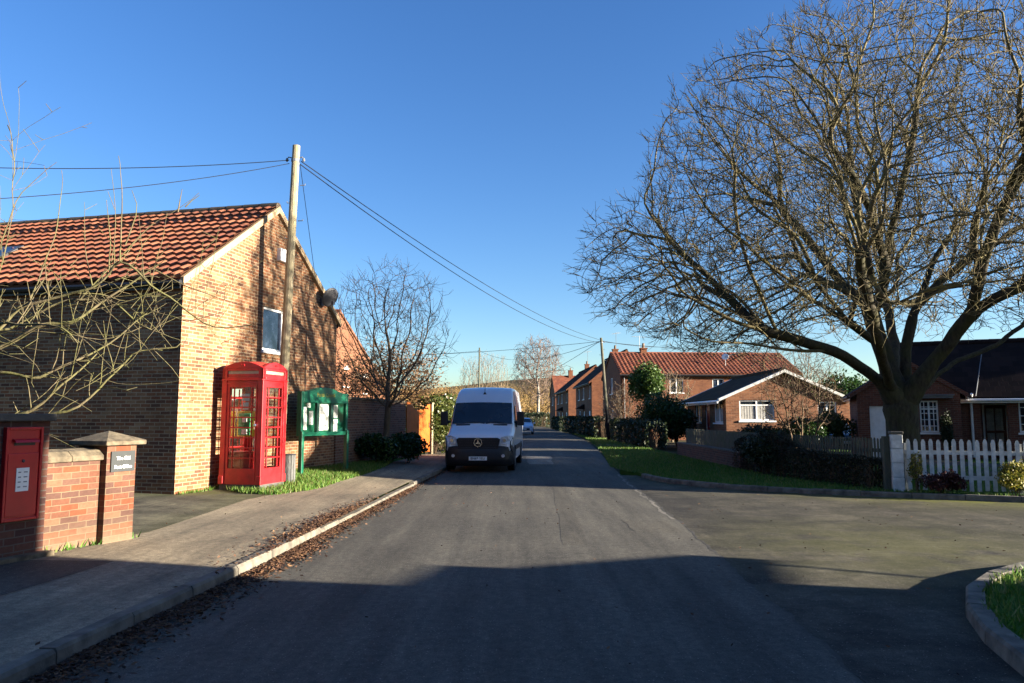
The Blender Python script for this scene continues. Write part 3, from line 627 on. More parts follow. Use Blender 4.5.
def door(parent, p0, d, op, mat, fm='white', handle=True, ribs=0):
    x0, x1, z0, z1 = op[:4]; mx = frame_mx(p0, d); m = MB(mx)
    m.b2(x0 + .002, x0 + .06, .04, .11, z0, z1 - .002); m.b2(x1 - .06, x1 - .002, .04, .11, z0, z1 - .002); m.b2(x0 + .06, x1 - .06, .04, .11, z1 - .06, z1 - .002)
    f = m.build('door_frame', M[fm], parent, uv=False)
    m = MB(mx); m.b2(x0 + .06, x1 - .06, .06, .1, z0 + .01, z1 - .06)
    n = ribs or 2
    for k in range(n): 
        a = x0 + .12 + (x1 - x0 - .24) * k / n; b = x0 + .12 + (x1 - x0 - .24) * (k + 1) / n - 0.04
        m.b2(a, b, .05, .061, z0 + .15, z0 + (z1 - z0) * .45); m.b2(a, b, .05, .061, z0 + (z1 - z0) * .5, z1 - .18)
    dd = m.build('door', M[mat], parent, uv=False)
    if handle: h = MB(mx); h.lathe([(0.02, 0.0), (0.028, 0.02), (0.02, 0.05)], (x1 - .13, 0.0, z0 + 1.0), 10, 'Y'); h.build('handle', M['chrome'], dd, uv=False)
    return dd
def pantiles(mb, e0, al, L, sl, S, tw=0.24, th=0.3, amp=0.045, n=6):
    e0, al, sl = Vector(e0), Vector(al).normalized(), Vector(sl).normalized(); nr = al.cross(sl).normalized()
    rows = int(S / th + .5); th = S / rows; N = int(L / tw) * n; tw2 = L / int(L / tw)
    rr = random.Random(11)
    for r in range(rows):
        bot, top = [], []
        for k in range(N + 1):
            u = k / n; ph = (u % 1.0); a = amp * (0.5 + 0.5 * sin(2 * pi * ph + 0.6)); a = a if n > 2 else amp * (k % 2)
            x = al * (u * tw2)
            bot.append(e0 + x + sl * (r * th - 0.03) + nr * (a + 0.055)); top.append(e0 + x + sl * ((r + 1) * th) + nr * (a * 0.85 + 0.004))
        lip = [p - nr * 0.05 for p in bot]
        for k in range(N):
            u0, u1 = k / n * tw, (k + 1) / n * tw; v0, v1 = r * 0.3 + .02, r * 0.3 + .28
            u0 += 1e-4; u1 -= 1e-4
            mb.face([bot[k], bot[k + 1], top[k + 1], top[k]], [(u0, v0), (u1, v0), (u1, v1), (u0, v1)])
            mb.face([lip[k], lip[k + 1], bot[k + 1], bot[k]], [(u0, v0), (u1, v0), (u1, v0), (u0, v0)])
def roof_plane(mb, a, b, c, d, t=0.06):           # a,b eaves, c,d ridge
    a, b, c, d = map(Vector, (a, b, c, d)); n = (b - a).cross(d - a).normalized(); mb.prism([a - n * t, b - n * t, c - n * t, d - n * t], n * t)
def house(name, label, loc, rz, L, D, eave, ridge, ops, bm, rm, over=0.15, verge=0.06, pan=None, group=None, gut='black', barge='white', eaveboard='white', cat='house', z0=-0.15, win=None, chim=(), bw=.16):
    h = thing(name, loc, rz, label, cat, group); win = win or {}
    W = MB(); walls = {'front': ((0, 0), (1, 0), L), 'right': ((L, 0), (0, 1), D), 'back': ((L, D), (-1, 0), L), 'left': ((0, D), (0, -1), D)}
    for k, (p, d, ln) in walls.items():
        wall_panel(W, p, d, ln, z0, eave, [o for o in ops.get(k, ())])
    for x in (0, L):
        P = [(x, 0, eave), (x, D, eave), (x, D / 2, ridge)]; W.face(P if x else [P[1], P[0], P[2]])
    W.build('wall', M[bm], h)
    for k, os_ in ops.items():
        for o in os_:
            kind = o[4] if len(o) > 4 else 'w'; kw = o[5] if len(o) > 5 else {}
            p, d, ln = walls[k]
            if kind == 'w': window(h, p, d, o, **kw)
            elif kind == 'd': door(h, p, d, o, kw.get('mat', 'white'), ribs=kw.get('ribs', 0))
    s = (ridge - eave) / (D / 2); al = atan2(ridge - eave, D / 2); e = over
    Z = lambda y: eave + s * min(y, D - y)
    up = 0.05
    R_ = MB(); xa, xb = -verge, L + verge
    roof_plane(R_, (xa, -e, Z(-e) + up), (xb, -e, Z(-e) + up), (xb, D / 2, ridge + up), (xa, D / 2, ridge + up))
    roof_plane(R_, (xb, D + e, Z(-e) + up), (xa, D + e, Z(-e) + up), (xa, D / 2, ridge + up), (xb, D / 2, ridge + up))
    if pan:
        S = (D / 2 + e) / cos(al)
        for side in pan:
            kw = dict(pan[side])
            if side == 'front': pantiles(R_, (xa, -e, Z(-e) + up + .006), (1, 0, 0), xb - xa, (0, cos(al), sin(al)), S, **kw)
            else: pantiles(R_, (xb, D + e, Z(-e) + up + .006), (-1, 0, 0), xb - xa, (0, -cos(al), sin(al)), S, **kw)
    rf = R_.build('roof', M[rm], h)
    m = MB(); n = int((xb - xa) / 0.45)
    for k in range(n):
        a, b = xa + (xb - xa) * k / n, xa + (xb - xa) * (k + 1) / n
        m.tube([(a + .004, D / 2, ridge + up - .02), (b - .004, D / 2, ridge + up - .02)], [0.125, 0.118], 10)
    m.build('ridge_tiles', M['ridge'] if rm in ('pantile',) else M[rm], rf)
    for x0_, x1_ in ((xa - .03, 0.0), (L, xb + .03)):
        m = MB(); w_ = bw
        for yy, sg in ((-e, 1), (D + e, -1)):
            P = [(x0_ + .002, yy, Z(-e) - w_ * .6), (x0_ + .002, D / 2, ridge - w_ * .6), (x0_ + .002, D / 2, ridge + up + .01), (x0_ + .002, yy, Z(-e) + up + .01)]
            m.prism(P, (x1_ - x0_ - .004, 0, 0))
        m.build('bargeboard', M[barge], h)
    for yy, sg in ((-e, -1), (D + e, 1)):
        m = MB(); zz = Z(-e)
        m.b2(0.0, L, min(yy - sg * .02, yy), max(yy - sg * .02, yy), zz - .16, zz - .0); m.build('fascia', M[eaveboard], h, uv=False)
        m = MB(); m.tube([(xa, yy + sg * .05, zz - .06), (xb, yy + sg * .05, zz - .06)], 0.055, 8); m.build('gutter', M[gut], h, uv=False)
    for (cx, cy, cw, chh, cm) in chim:
        m = MB(); zb = Z(cy) - .2; m.box((cx, cy, (zb + ridge + chh) / 2), (cw, cw, ridge + chh - zb)); m.box((cx, cy, ridge + chh + .05), (cw + .1, cw + .1, .1))
        ch = m.build('chimney', M[cm], rf); m = MB(); m.lathe([(.13, 0), (.11, .05), (.09, .32), (.11, .36)], (cx, cy, ridge + chh + .1), 10); m.build('chimney_pot', M['brick_orange'], ch, uv=False)
    return h
def aerial(parent, x, y, z, h=1.6, yaw=0.4):
    m = MB(); m.tube([(x, y, z), (x, y, z + h)], 0.02, 5); u = Vector((cos(yaw), sin(yaw), 0)); v = Vector((-u.y, u.x, 0)); c = Vector((x, y, z + h - .1))
    m.tube([c - u * .7, c + u * .7], 0.012, 4)
    for k in range(8): p = c + u * (-.65 + k * .18); m.tube([p - v * .18 + Vector((0, 0, 0)), p + v * .18], 0.008, 4)
    m.build('aerial', M['grey'], parent, uv=False)

# ------------------------------------------------------------------ left house with the tiled roof
HX = Vector((cos(R(13.2)), -sin(R(13.2)), 0)); HY = Vector((sin(R(13.2)), cos(R(13.2)), 0))
HC = Vector((-6.3, 14.2, 0)); HL, HD = 17.0, 6.47; HE, HR = 4.27, 6.5
ho = HC - HX * HL
lh = house('brick_house', 'long old brick house with orange pantile roof, its sunlit gable behind the telephone box', ho, -R(13.2), HL, HD, HE, HR,
      {'right': [(2.80, 3.72, 3.12, 4.12, 'w', dict(cols=1, glass='glassblue', sill='white'))]}, 'brick_house', 'pantile', 0.1, 0.05, pan={'front': {}, 'back': dict(n=2)}, barge='cream', eaveboard='black')
def onhouse(x, y, z): return (x, y, z)
m = MB(); m.box((HL + .055, 3.5, 5.42), (.11, .42, .3)); m.b2(HL, HL + .12, 3.28, 3.72, 5.50, 5.53); m.build('alarm_box', M['white'], lh, bevel=.015)
sdm = MB(Matrix.Translation((HL + .30, 5.45, 4.72)) @ Matrix.Scale(.7, 4) @ Matrix.Rotation(R(62), 4, 'Z') @ Matrix.Rotation(R(-62), 4, 'X'))
prof = [(0.02, -0.065), (0.14, -0.055), (0.26, -0.03), (0.335, 0.0), (0.34, 0.008), (0.26, -0.018), (0.14, -0.045), (0.02, -0.055)]
sdm.lathe(prof, (0, 0, 0), 24, sc=(1, 1.12)); dish = sdm.build('satellite_dish', M['blackmetal'], lh, smooth=True, uv=False)
m = MB(); m.tube([(HL, 5.55, 4.62), (HL + .2, 5.52, 4.62), (HL + .27, 5.48, 4.72)], .022, 6); m.box((HL + .02, 5.55, 4.62), (.04, .14, .2)); m.build('dish_bracket', M['blackmetal'], dish, uv=False)
m = MB(); m.tube([(HL + .31, 5.42, 4.5), (HL + .5, 5.2, 4.5)], .012, 5); m.box((HL + .52, 5.18, 4.52), (.06, .1, .08)); m.build('receiver_arm', M['blackmetal'], dish, uv=False)
m = MB(); s_ = (HR - HE) / (HD / 2); yy = 1.2; ang = math.atan(s_)
T = Matrix.Translation((HL - 5.95, yy, HE + s_ * yy + .12)) @ Matrix.Rotation(ang, 4, 'X'); m.M = T
m.b2(-.42, .42, -.55, .55, -.02, .03); sk = m.build('skylight', M['blackmetal'], lh, uv=False)
m = MB(T); m.b2(-.35, .35, -.47, .47, .028, .036); m.build('pane', M['glassblue'], sk, uv=False)
m = MB(); m.tube([(HL + .03, 4.75, .25), (HL + .03, 4.75, 3.7)], .012, 5); m.build('wall_cable', M['black'], lh, uv=False)

# ------------------------------------------------------------------ telephone box
pb = thing('telephone_box', (-4.97 - .45 * HX.x + .45 * HY.x, 14.98 - .45 * HX.y + .45 * HY.y, zl(-5.5, 15.3) - .01), -R(13.2), 'red cast iron telephone box with a domed roof against the brick gable', 'telephone box'); pb.scale = (1.03, 1.03, 1.045)
m = MB(); m.box((0, 0, .05), (.88, .88, .14)); m.build('plinth', M['stone_dark'], pb)
m = MB(); hw = .45
for sx in (-1, 1):
    for sy in (-1, 1): m.box((sx * (hw - .055), sy * (hw - .055), 1.12), (.11, .11, 2.0)); m.box((sx * (hw - .04), sy * (hw - .04), .2), (.1, .1, .16))
m.box((0, 0, 2.165), (.86, .86, .12))
for k in range(4):
    m.M = Matrix.Rotation(k * pi / 2, 4, 'Z')
    m.b2(-.45, .45, -.465, -.40, 2.095, 2.125)             # cornice
    m.b2(-.45, -.34, -.45, -.38, 2.125, 2.33); m.b2(.34, .45, -.45, -.38, 2.125, 2.33)
    m.b2(-.34, .34, -.45, -.38, 2.125, 2.165); m.b2(-.34, .34, -.45, -.38, 2.285, 2.33)
    arc = [(-.45 + .9 * i / 14, -.452, 2.33 + .13 * (1 - (2 * i / 14 - 1) ** 2)) for i in range(15)]
    m.prism([(-.45, -.452, 2.33)] + arc[1:-1] + [(.45, -.452, 2.33)], (0, .07, 0))
m.M = Matrix.Identity(4); m.build('frame', M['red'], pb, bevel=.008)
m = MB(); n = 14
zt = lambda x, y: 2.335 + .125 * (1 - min(1, (abs(x) / .44)) ** 2 * 1.0) * 1.0 if abs(x) > abs(y) else 2.335 + .125 * (1 - min(1, abs(y) / .44) ** 2)
dome = lambda x, y: 2.33 + .19 * (1 - (x / .46) ** 2) * 0.5 + .19 * (1 - (y / .46) ** 2) * 0.5 * (1 - 0.35 * (x / .46) ** 2)
m.grid([[(-.43 + .86 * i / n, -.43 + .86 * j / n, dome(-.43 + .86 * i / n, -.43 + .86 * j / n) - .03) for i in range(n + 1)] for j in range(n + 1)])
m.build('roof', M['redroof'], pb, smooth=True, uv=False)
for k in range(4):
    mx = Matrix.Rotation(k * pi / 2, 4, 'Z')
    m = MB(mx); m.b2(-.335, .335, -.425, -.40, 2.167, 2.283); m.build('sign_panel', M['opal'], pb, uv=False)
    m = MB(mx)                                                # embossed crown
    m.b2(-.035, .035, -.462, -.45, 2.375, 2.388)
    for q in (-.03, 0, .03): m.lathe([(.009, 0), (.012, .008), (.003, .022)], (q, -.456, 2.388), 6)
    m.build('crown_emblem', M['red'], pb, uv=False)
    m = MB(mx); y0, y1 = -.43, -.385
    x_, z0_, z1_ = .34, .12, 2.092
    isd = k == 0
    bz = .42
    m.b2(-x_, x_, y0, y1, z0_, bz); m.b2(-x_, x_, y0, y1, 1.97, z1_); m.b2(-x_, -.285, y0, y1, bz, 1.97); m.b2(.285, x_, y0, y1, bz, 1.97)
    for i in range(1, 8): zc = bz + (1.97 - bz) * i / 8; m.b2(-.285, .285, y0 + .008, y1 - .008, zc - .012, zc + .012)
    for q in (-.195, .195):
        for i in range(8):
            za = bz + (1.97 - bz) * i / 8; zb = bz + (1.97 - bz) * (i + 1) / 8
            m.b2(q - .011, q + .011, y0 + .009, y1 - .009, za + .0121, zb - .0121)
    if isd:
        m.b2(-.34, .34, y0 - .018, y0 - .001, 2.03, 2.06); m.b2(.30, .33, y0 - .018, y0 - .001, .2, 2.03)
    pn = m.build('door' if isd else 'side_panel', M['red'], pb, bevel=.004)
    g_ = MB(mx); g_.face([(-.285, -.407, bz), (.285, -.407, bz), (.285, -.407, 1.97), (-.285, -.407, 1.97)]); g_.build('glass', M['clear'], pn, uv=False)
    if isd:
        h_ = MB(mx); h_.lathe([(.012, 0), (.03, -.02), (.034, -.035), (.02, -.05)][::-1], (.315, -.45, 1.24), 12, 'Y'); h_.tube([(.29, -.448, 1.16), (.29, -.448, 1.32)], .01, 6); h_.build('handle', M['chrome'], pn, uv=False)
PBX = pb.matrix_basis.copy()
def inbox(x, y, z): return Matrix.Translation(pb.location) @ Matrix.Rotation(-R(13.2), 4, 'Z') @ Vector((x, y, z))
dfb = thing('defibrillator_cabinet', inbox(-.14, -.05, 1.12), -R(13.2), 'yellow and green defibrillator cabinet inside the red telephone box', 'cabinet')
m = MB(); m.box((0, .06, .2), (.42, .16, .52)); m.lathe([(.1, -.02), (.12, 0), (.12, .01)], (-.1, -.03, .2), 12, 'Y'); m.build('case', M['yellow'], dfb, bevel=.04)
m = MB(); m.box((-.02, -.04, .19), (.29, .04, .45)); cf = m.build('front_panel', M['defgreen'], dfb, bevel=.03)
m = MB(); m.box((-.01, -.066, .28), (.1, .012, .1)); m.build('label_plate', M['white'], cf)
m = MB(); m.box((-.01, -.066, .04), (.12, .012, .1)); m.build('label_plate', M['white'], cf)
m = MB(); m.tube([(.0, .3, -.98), (.0, .3, .7)], .02, 6); m.box((0, .22, .0), (.05, .18, .05)); m.build('mounting_bar', M['blackmetal'], dfb, uv=False)
rc = MB(); rc.box((0, 0, .32), (.52, .4, .62)); rc.b2(-.25, .25, -.215, -.2, .3, .32); rc.b2(-.02, .02, -.22, -.2, .06, .6)
o = rc.build('red_cupboard', M['red'], None, bevel=.01); o.location = inbox(-.06, -.17, .14); o.rotation_euler = (0, 0, -R(13.2)); tag(o, 'low red cupboard standing on the floor inside the telephone box', 'cupboard')
for i, (x, z, s, lb) in enumerate(((.0, 1.80, .17, 'white notice taped to the top panes of the telephone box door'), (.0, 1.63, .13, 'smaller white notice just below the top notice on the telephone box door'))):
    m = MB(); m.b2(-s / 2, s / 2, -.0015, .0015, -.07, .07); o = m.build('door_notice', M['paper'], None); o.location = inbox(x + .05, -.405, z * 1.03); o.rotation_euler = (0, 0, -R(13.2)); tag(o, lb, 'notice', 'notices on the telephone box door')

# ------------------------------------------------------------------ parish notice board
bl, br = Vector((-4.90, 17.5, 0)), Vector((-4.22, 19.35, 0)); bw = (br - bl).length; bd = (br - bl).normalized(); bz_ = 0.22
nb = thing('notice_board', (bl.x, bl.y, bz_), atan2(bd.y, bd.x), 'green wooden notice board on two posts in the grass verge', 'notice board')
for x in (.04, bw - .04): m = MB(); m.box((x, .0, .45), (.09, .1, 1.2)); m.build('post', M['green'], nb, bevel=.008)
m = MB(); z0, z1 = .93, 1.98
prof = [(0, z0), (bw, z0), (bw, z1)] + [(bw * (1 - t), z1 + (.125 * sstep(.05, .48, t) if t < .5 else .125 * sstep(.05, .48, 1 - t))) for t in [i / 24 for i in range(1, 24)]] + [(0, z1)]
m.prism([(x, .07, z) for x, z in prof], (0, .05, 0)); fz = 1.72
m.b2(0, .09, -.01, .068, z0 + .002, z1 - .002); m.b2(bw - .09, bw, -.01, .068, z0 + .002, z1 - .002); m.b2(.09, bw - .09, -.01, .068, z0 + .002, z0 + .09)
hp = [(.09, fz)] + [(bw - .09, fz), (bw - .09, z1 - .01)] + [(bw * (1 - t), z1 - .01 + (.125 * sstep(.05, .48, t) if t < .5 else .125 * sstep(.05, .48, 1 - t))) for t in [i / 24 for i in range(2, 23)]] + [(.09, z1 - .01)]
m.prism([(x, -.01, z) for x, z in hp], (0, .078, 0))
bdy = m.build('case', M['green'], nb, bevel=.006)
text('lettering', 'Parish Council', .13, M['gold'], bdy, Matrix.Translation((bw / 2, -.013, 1.91)) @ Matrix.Rotation(pi / 2, 4, 'X'))
for x in (.09 + (bw - .18) / 3, .09 + (bw - .18) * 2 / 3): m = MB(); m.b2(x - .045, x + .045, .002, .03, z0 + .09, fz); m.build('mullion', M['darkgreen'], nb)
m = MB(); m.face([(.09, .034, z0 + .09), (bw - .09, .034, z0 + .09), (bw - .09, .034, fz), (.09, .034, fz)]); m.build('glass_door', M['clear'], nb, uv=False)
nbm = Matrix.Translation(nb.location) @ Matrix.Rotation(atan2(bd.y, bd.x), 4, 'Z')
for x0, x1, za, zb, lb in ((.17, .31, 1.08, 1.62, 'tall narrow sheet at the left end of the green notice board'), (.31, .45, 1.60, 1.74, 'small square sheet at the top left of the green notice board'), (.40, .56, 1.2, 1.52, 'middle sized sheet pinned beside the tall narrow sheet on the board'),
                       (.80, 1.20, 1.06, 1.69, 'largest white poster in the centre of the green notice board'), (1.42, 1.60, 1.36, 1.68, 'upper sheet on the right of the green notice board'), (1.42, 1.60, 1.02, 1.32, 'lower sheet on the right of the green notice board')):
    m = MB(); m.b2(x0, x1, .058, .062, za, min(zb, fz - .01)); o = m.build('pinned_paper', M['paper']); o.matrix_basis = nbm; tag(o, lb, 'paper', 'papers pinned in the notice board')
    m = MB(); k = za + .05
    while k < min(zb, fz) - .06: m.b2(x0 + .025, x1 - .03 - .03 * random.random(), .0565, .0579, k, k + .008); k += .035
    m.build('printed_lines', M['ink'], o, uv=False)

# ------------------------------------------------------------------ slatted bin
bx, by = -4.80, 16.3; bn = thing('litter_bin', (bx, by, zl(bx, by) - .02), .2, 'grey slatted litter bin half hidden beside the telephone box', 'bin'); bn.scale = (.72, .72, .74)
for k in range(14):
    a = 2 * pi * k / 14; m = MB(); m.box((.19 * cos(a), .19 * sin(a), .44), (.075, .022, .78), rz=a + pi / 2); m.build('slat', M['binwood'], bn, bevel=.004)
m = MB(); m.lathe([(.17, .05), (.17, .82), (.14, .82), (.14, .1)], (0, 0, 0), 16); m.build('liner', M['blackmetal'], bn, uv=False)
m = MB(); m.lathe([(.2, .83), (.215, .845), (.2, .86), (.15, .85)], (0, 0, 0), 18); m.build('rim', M['blackmetal'], bn, uv=False)

# ------------------------------------------------------------------ poles and wires
def tpole(loc, h, lean, label, dark=False, mat='polewood', r=.115, steps=True):
    t = thing('telegraph_pole', loc, 0, label, 'pole', 'wooden telegraph poles'); lx, ly = lean
    m = MB(); n = 8; m.tube([(lx * i / n, ly * i / n, -.3 + (h + .3) * i / n) for i in range(n + 1)], [r * (1 - .28 * i / n) for i in range(n + 1)], 12); m.build('shaft', M[mat], t, smooth=False, uv=False)
    if dark: m = MB(); m.tube([(0, 0, -.2), (lx * .3, ly * .3, h * .3)], r * 1.06, 12); m.build('tarred_base', M['wire'], t, uv=False)
    m = MB(); m.tube([(lx * .93, ly * .93, h * .95), (lx * .93, ly * .93, h * .95 + .06)], r * .82, 12)
    for s in (-1, 1): m.tube([(lx * .93, ly * .93, h * .96), (lx * .93 + s * .16, ly * .93, h * .965), (lx * .93 + s * .19, ly * .93, h * .955)], .014, 5); m.lathe([(.02, -.03), (.035, 0), (.02, .05)], (lx * .93 + s * .19, ly * .93, h * .955), 8)
    m.build('top_bracket', M['grey'], t, uv=False)
    if steps:
        for k in range(4):
            z = h * (.72 + .055 * k); s = 1 if k % 2 else -1; m = MB(); cx = lx * z / h; m.tube([(cx + s * r * .7, 0, z), (cx + s * (r * .7 + .11), 0, z + .005), (cx + s * (r * .7 + .115), 0, z + .04)], .011, 5); m.build('step', M['grey'], t, uv=False)
    return t
PL = Vector((-5.16, 16.75, .2)); PLh = 7.55
tpole(PL, PLh, (.25, -.2), 'tall weathered telegraph pole in front of the sunlit brick gable')
PR = Vector((6.36, 49.5, .08)); tpole(PR, 6.75, (-.45, 0), 'leaning telegraph pole with dark tarred base on the right hand verge', True, 'greywood')
PD = Vector((-4.1, 92, .2)); tpole(PD, 9.9, (.1, 0), 'far telegraph pole standing beyond the white van', mat='greywood', r=.12, steps=False)
def wire(a, b, sag, label, r=.011, n=24, grp='overhead telephone wires'):
    a, b = Vector(a), Vector(b); m = MB(); P = []
    for i in range(n + 1): t = i / n; p = a.lerp(b, t); p.z -= 4 * sag * t * (1 - t); P.append(p)
    m.tube(P, r, 4); return tag(m.build('overhead_wire', M['wire'], None, uv=False), label, 'wire', grp)
TL = PL + Vector((.25, -.2, PLh * .955)); TR = PR + Vector((-.45, 0, 6.5)); TD = PD + Vector((.1, 0, 9.5))
wire(TL + Vector((.12, 0, -.03)), TR + Vector((-.1, 0, .12)), .55, 'uppermost of the two long wires between the near and leaning poles')
wire(TL + Vector((.10, 0, -.1)), TR + Vector((-.1, 0, -.08)), .75, 'lower of the two long wires between the near and leaning poles')
for px_, py_, Yw, dz, sg, lb in ((0, 166, 14.6, 0, .1, 'upper wire running left from the near pole above the house ridge'), (0, 196, 12.5, -.08, .12, 'sloping lower wire from the near pole towards the bare garden tree')):
    x, z = A(px_, py_, Yw); a_ = TL + Vector((-.15, 0, dz)); wire(a_, a_ + (Vector((x, Yw, z)) - a_) * 1.12, sg, lb, .009)
gp = HC + HY * 4.9; wire(TL + Vector((.1, 0, -.12)), (gp.x + .12, gp.y, 5.25), .0, 'thin drop wire hanging from the near pole to the gable', .008)
for i, (e, sg, lb) in enumerate((((26, 62, 7.6), .5, 'wire from the leaning pole across the long red roof'), ((-30, 76, 8.6), .9, 'wire from the leaning pole across the road to the left'), (tuple(TD), 1.2, 'wire between the leaning pole and the far pole'), ((11.5, 58, 7.0), .1, 'short wire from the leaning pole to the long house'), ((-2, 150, 9), 1.4, 'wire from the leaning pole along the road past the birch'))):
    wire(TR + Vector((0, 0, .02 * i)), e, sg, lb, .016)
wire(TD, (-60, 105, 10), 1.0, 'wire running left from the far pole', .02)

# ------------------------------------------------------------------ post box pier, low wall, gate pier
bo = Vector((-5.07, 8.22, 0)); ba = R(20); BXd = Vector((sin(ba), cos(ba), 0)); BN = Vector((cos(ba), -sin(ba), 0)); brz = pi / 2 - ba      # local x along boundary, local -y towards the road
bz0 = zl(-5.0, 8.5)
pp = thing('post_box_pier', (bo.x, bo.y, bz0), brz, 'dark brick pier with a flat stone cap holding the red post box', 'pier')
m = MB(); m.b2(-.95, -.005, -.06, .42, -.2, 1.42); m.build('brickwork', M['brick_dark'], pp)
m = MB(); m.b2(-1.02, .03, -.12, .5, 1.42, 1.5); m.build('cap', M['stone_dark'], pp, bevel=.012)
m = MB(); m.b2(-1.1, .03, -.2, -.06, -.2, .05); m.build('plinth', M['stone'], pp, bevel=.012)
px = thing('post_box', (bo + BN * .06 + Vector((0, 0, bz0)))[:], brz, 'red wall post box with a white collection plate set in the dark pier', 'post box')
x0, x1, z0, z1 = -.52, -.11, .40, 1.36
m = MB(); m.b2(x0, x1, -.03, .02, z0, z1); m.b2(x0, x0 + .03, -.05, -.031, z0, z1); m.b2(x1 - .03, x1, -.05, -.031, z0, z1); m.b2(x0 + .031, x1 - .031, -.05, -.031, z0, z0 + .03); m.b2(x0 + .031, x1 - .031, -.05, -.031, z1 - .03, z1); m.build('body', M['postred'], px, bevel=.006)
m = MB(); m.b2(x0 + .035, x1 - .035, -.044, -.0305, z0 + .05, z1 - .27); d_ = m.build('door', M['postred'], px, bevel=.006)
m = MB(); m.b2(x0 + .13, x0 + .27, -.05, -.045, .70, .94); pl_ = m.build('collection_plate', M['paper'], d_)
m = MB()
for k in range(4): m.b2(x0 + .15, x0 + .18, -.052, -.0505, .74 + .05 * k, .752 + .05 * k); m.b2(x0 + .21, x0 + .25, -.052, -.0505, .74 + .05 * k, .752 + .05 * k)
m.build('printed_lines', M['ink'], pl_, uv=False)
m = MB(); m.lathe([(.012, 0), (.016, .006), (.016, .012)], (x0 + .2, -.057, 1.01), 10, 'Y'); m.build('lock', M['blackmetal'], d_, uv=False)
m = MB(); m.b2(x0 + .1, x1 - .08, -.034, -.031, 1.17, 1.205); m.build('slot', M['black'], px)
m = MB(); m.prism([(x0 + .08, -.031, 1.207), (x0 + .08, -.085, 1.2), (x0 + .08, -.07, 1.225), (x0 + .08, -.031, 1.24)], (x1 - x0 - .14, 0, 0)); m.build('slot_hood', M['postred'], px, bevel=.003)
lw = thing('low_brick_wall', (bo.x, bo.y, bz0), brz, 'low sunlit brick wall with rounded stone coping between post box and gate pier', 'wall')
m = MB(); m.b2(.0, .72, .0, .3, -.2, .96); m.build('brickwork', M['brick_garden'], lw)
for a, b in ((.0, .30), (.305, .72)):
    m = MB(); cp = [(-.05, .965), (-.05, 1.02), (.02, 1.08), (.15, 1.105), (.28, 1.08), (.35, 1.02), (.35, .965)]
    m.prism([(a, y, z) for y, z in reversed(cp)], (b - a, 0, 0)); m.build('coping', M['stone'], lw, bevel=.01)
gp_ = thing('gate_pier', (bo + BXd * .72 + Vector((0, 0, bz0)))[:], brz, 'square brick gate pier with pyramid stone cap and grey house sign', 'pier')
m = MB(); m.b2(.0, .42, -.09, .36, -.2, 1.13); m.build('brickwork', M['brick_garden'], gp_)
m = MB(); m.b2(-.08, .50, -.17, .44, 1.132, 1.185); i = m.pts([(-.08, -.17, 1.185), (.50, -.17, 1.185), (.50, .44, 1.185), (-.08, .44, 1.185), (.21, .135, 1.30)]); m.idx([(i, i + 1, i + 4), (i + 1, i + 2, i + 4), (i + 2, i + 3, i + 4), (i + 3, i, i + 4)]); m.build('cap', M['stone'], gp_, bevel=.012)
sg_ = MB(); sg_.b2(.05, .39, -.108, -.092, .82, 1.06); sg = sg_.build('house_sign', M['slate'], gp_)
Tm = lambda z: Matrix.Translation((.22, -.109, z)) @ Matrix.Rotation(pi / 2, 4, 'X')
text('lettering', 'The Old', .058, M['white'], sg, Tm(.975), .0015, .001); text('lettering', 'Post Office', .056, M['white'], sg, Tm(.875), .0015, .001)

# ------------------------------------------------------------------ garden wall, gate, hedge beyond the house
w0 = HC + HY * HD + Vector((.02, .05, 0)); w1 = Vector((-3.85, 27.3, 0)); wl = (w1 - w0).length; wa = atan2(w1.y - w0.y, w1.x - w0.x)
gw = thing('garden_wall', (w0.x, w0.y, .2), wa, 'tall shaded brick garden wall running from the house to the orange gate', 'wall')
m = MB(); m.b2(0.02, wl, 0, .25, -.3, 1.9); m.build('brickwork', M['brick_wall'], gw)
m = MB(); n = int(wl / .3)
for k in range(n): m.b2(.02 + wl * k / n, wl * (k + 1) / n + .01, -.04, .29, 1.905, 1.98)
m.build('coping', M['stone'], gw, bevel=.01)
gt = thing('wooden_gate', (w1.x + .02, w1.y + .1, .2), wa - R(9), 'orange stained wooden gate with a swept curved top', 'gate')
def leaf(x0, x1, za, zb):
    m = MB(); n = max(3, int((x1 - x0) / .13))
    for k in range(n):
        a = x0 + (x1 - x0) * k / n; b = x0 + (x1 - x0) * (k + 1) / n - .008; t = (k + .5) / n; z = za + (zb - za) * sstep(0.1, .9, t); m.b2(a, b, 0, .03, .06, z)
    for z in (.25, 1.0, 1.55): m.b2(x0, x1, .031, .06, z, z + .12)
    l_ = m.build('leaf', M['orangewood'], gt, bevel=.003); h_ = MB(); h_.tube([(x1 - .15, -.04, 1.0), (x1 - .15, -.04, 1.16)], .014, 6); h_.build('handle', M['blackmetal'], l_, uv=False)
leaf(0.03, 1.1, 1.95, 1.62); leaf(1.12, 2.15, 1.5, 1.9)
m = MB(); m.box((2.3, .03, .85), (.16, .16, 2.1)); m.box((2.3, .03, 1.93), (.2, .2, .06)); m.build('gate_post', M['polewood'], gt, bevel=.01)
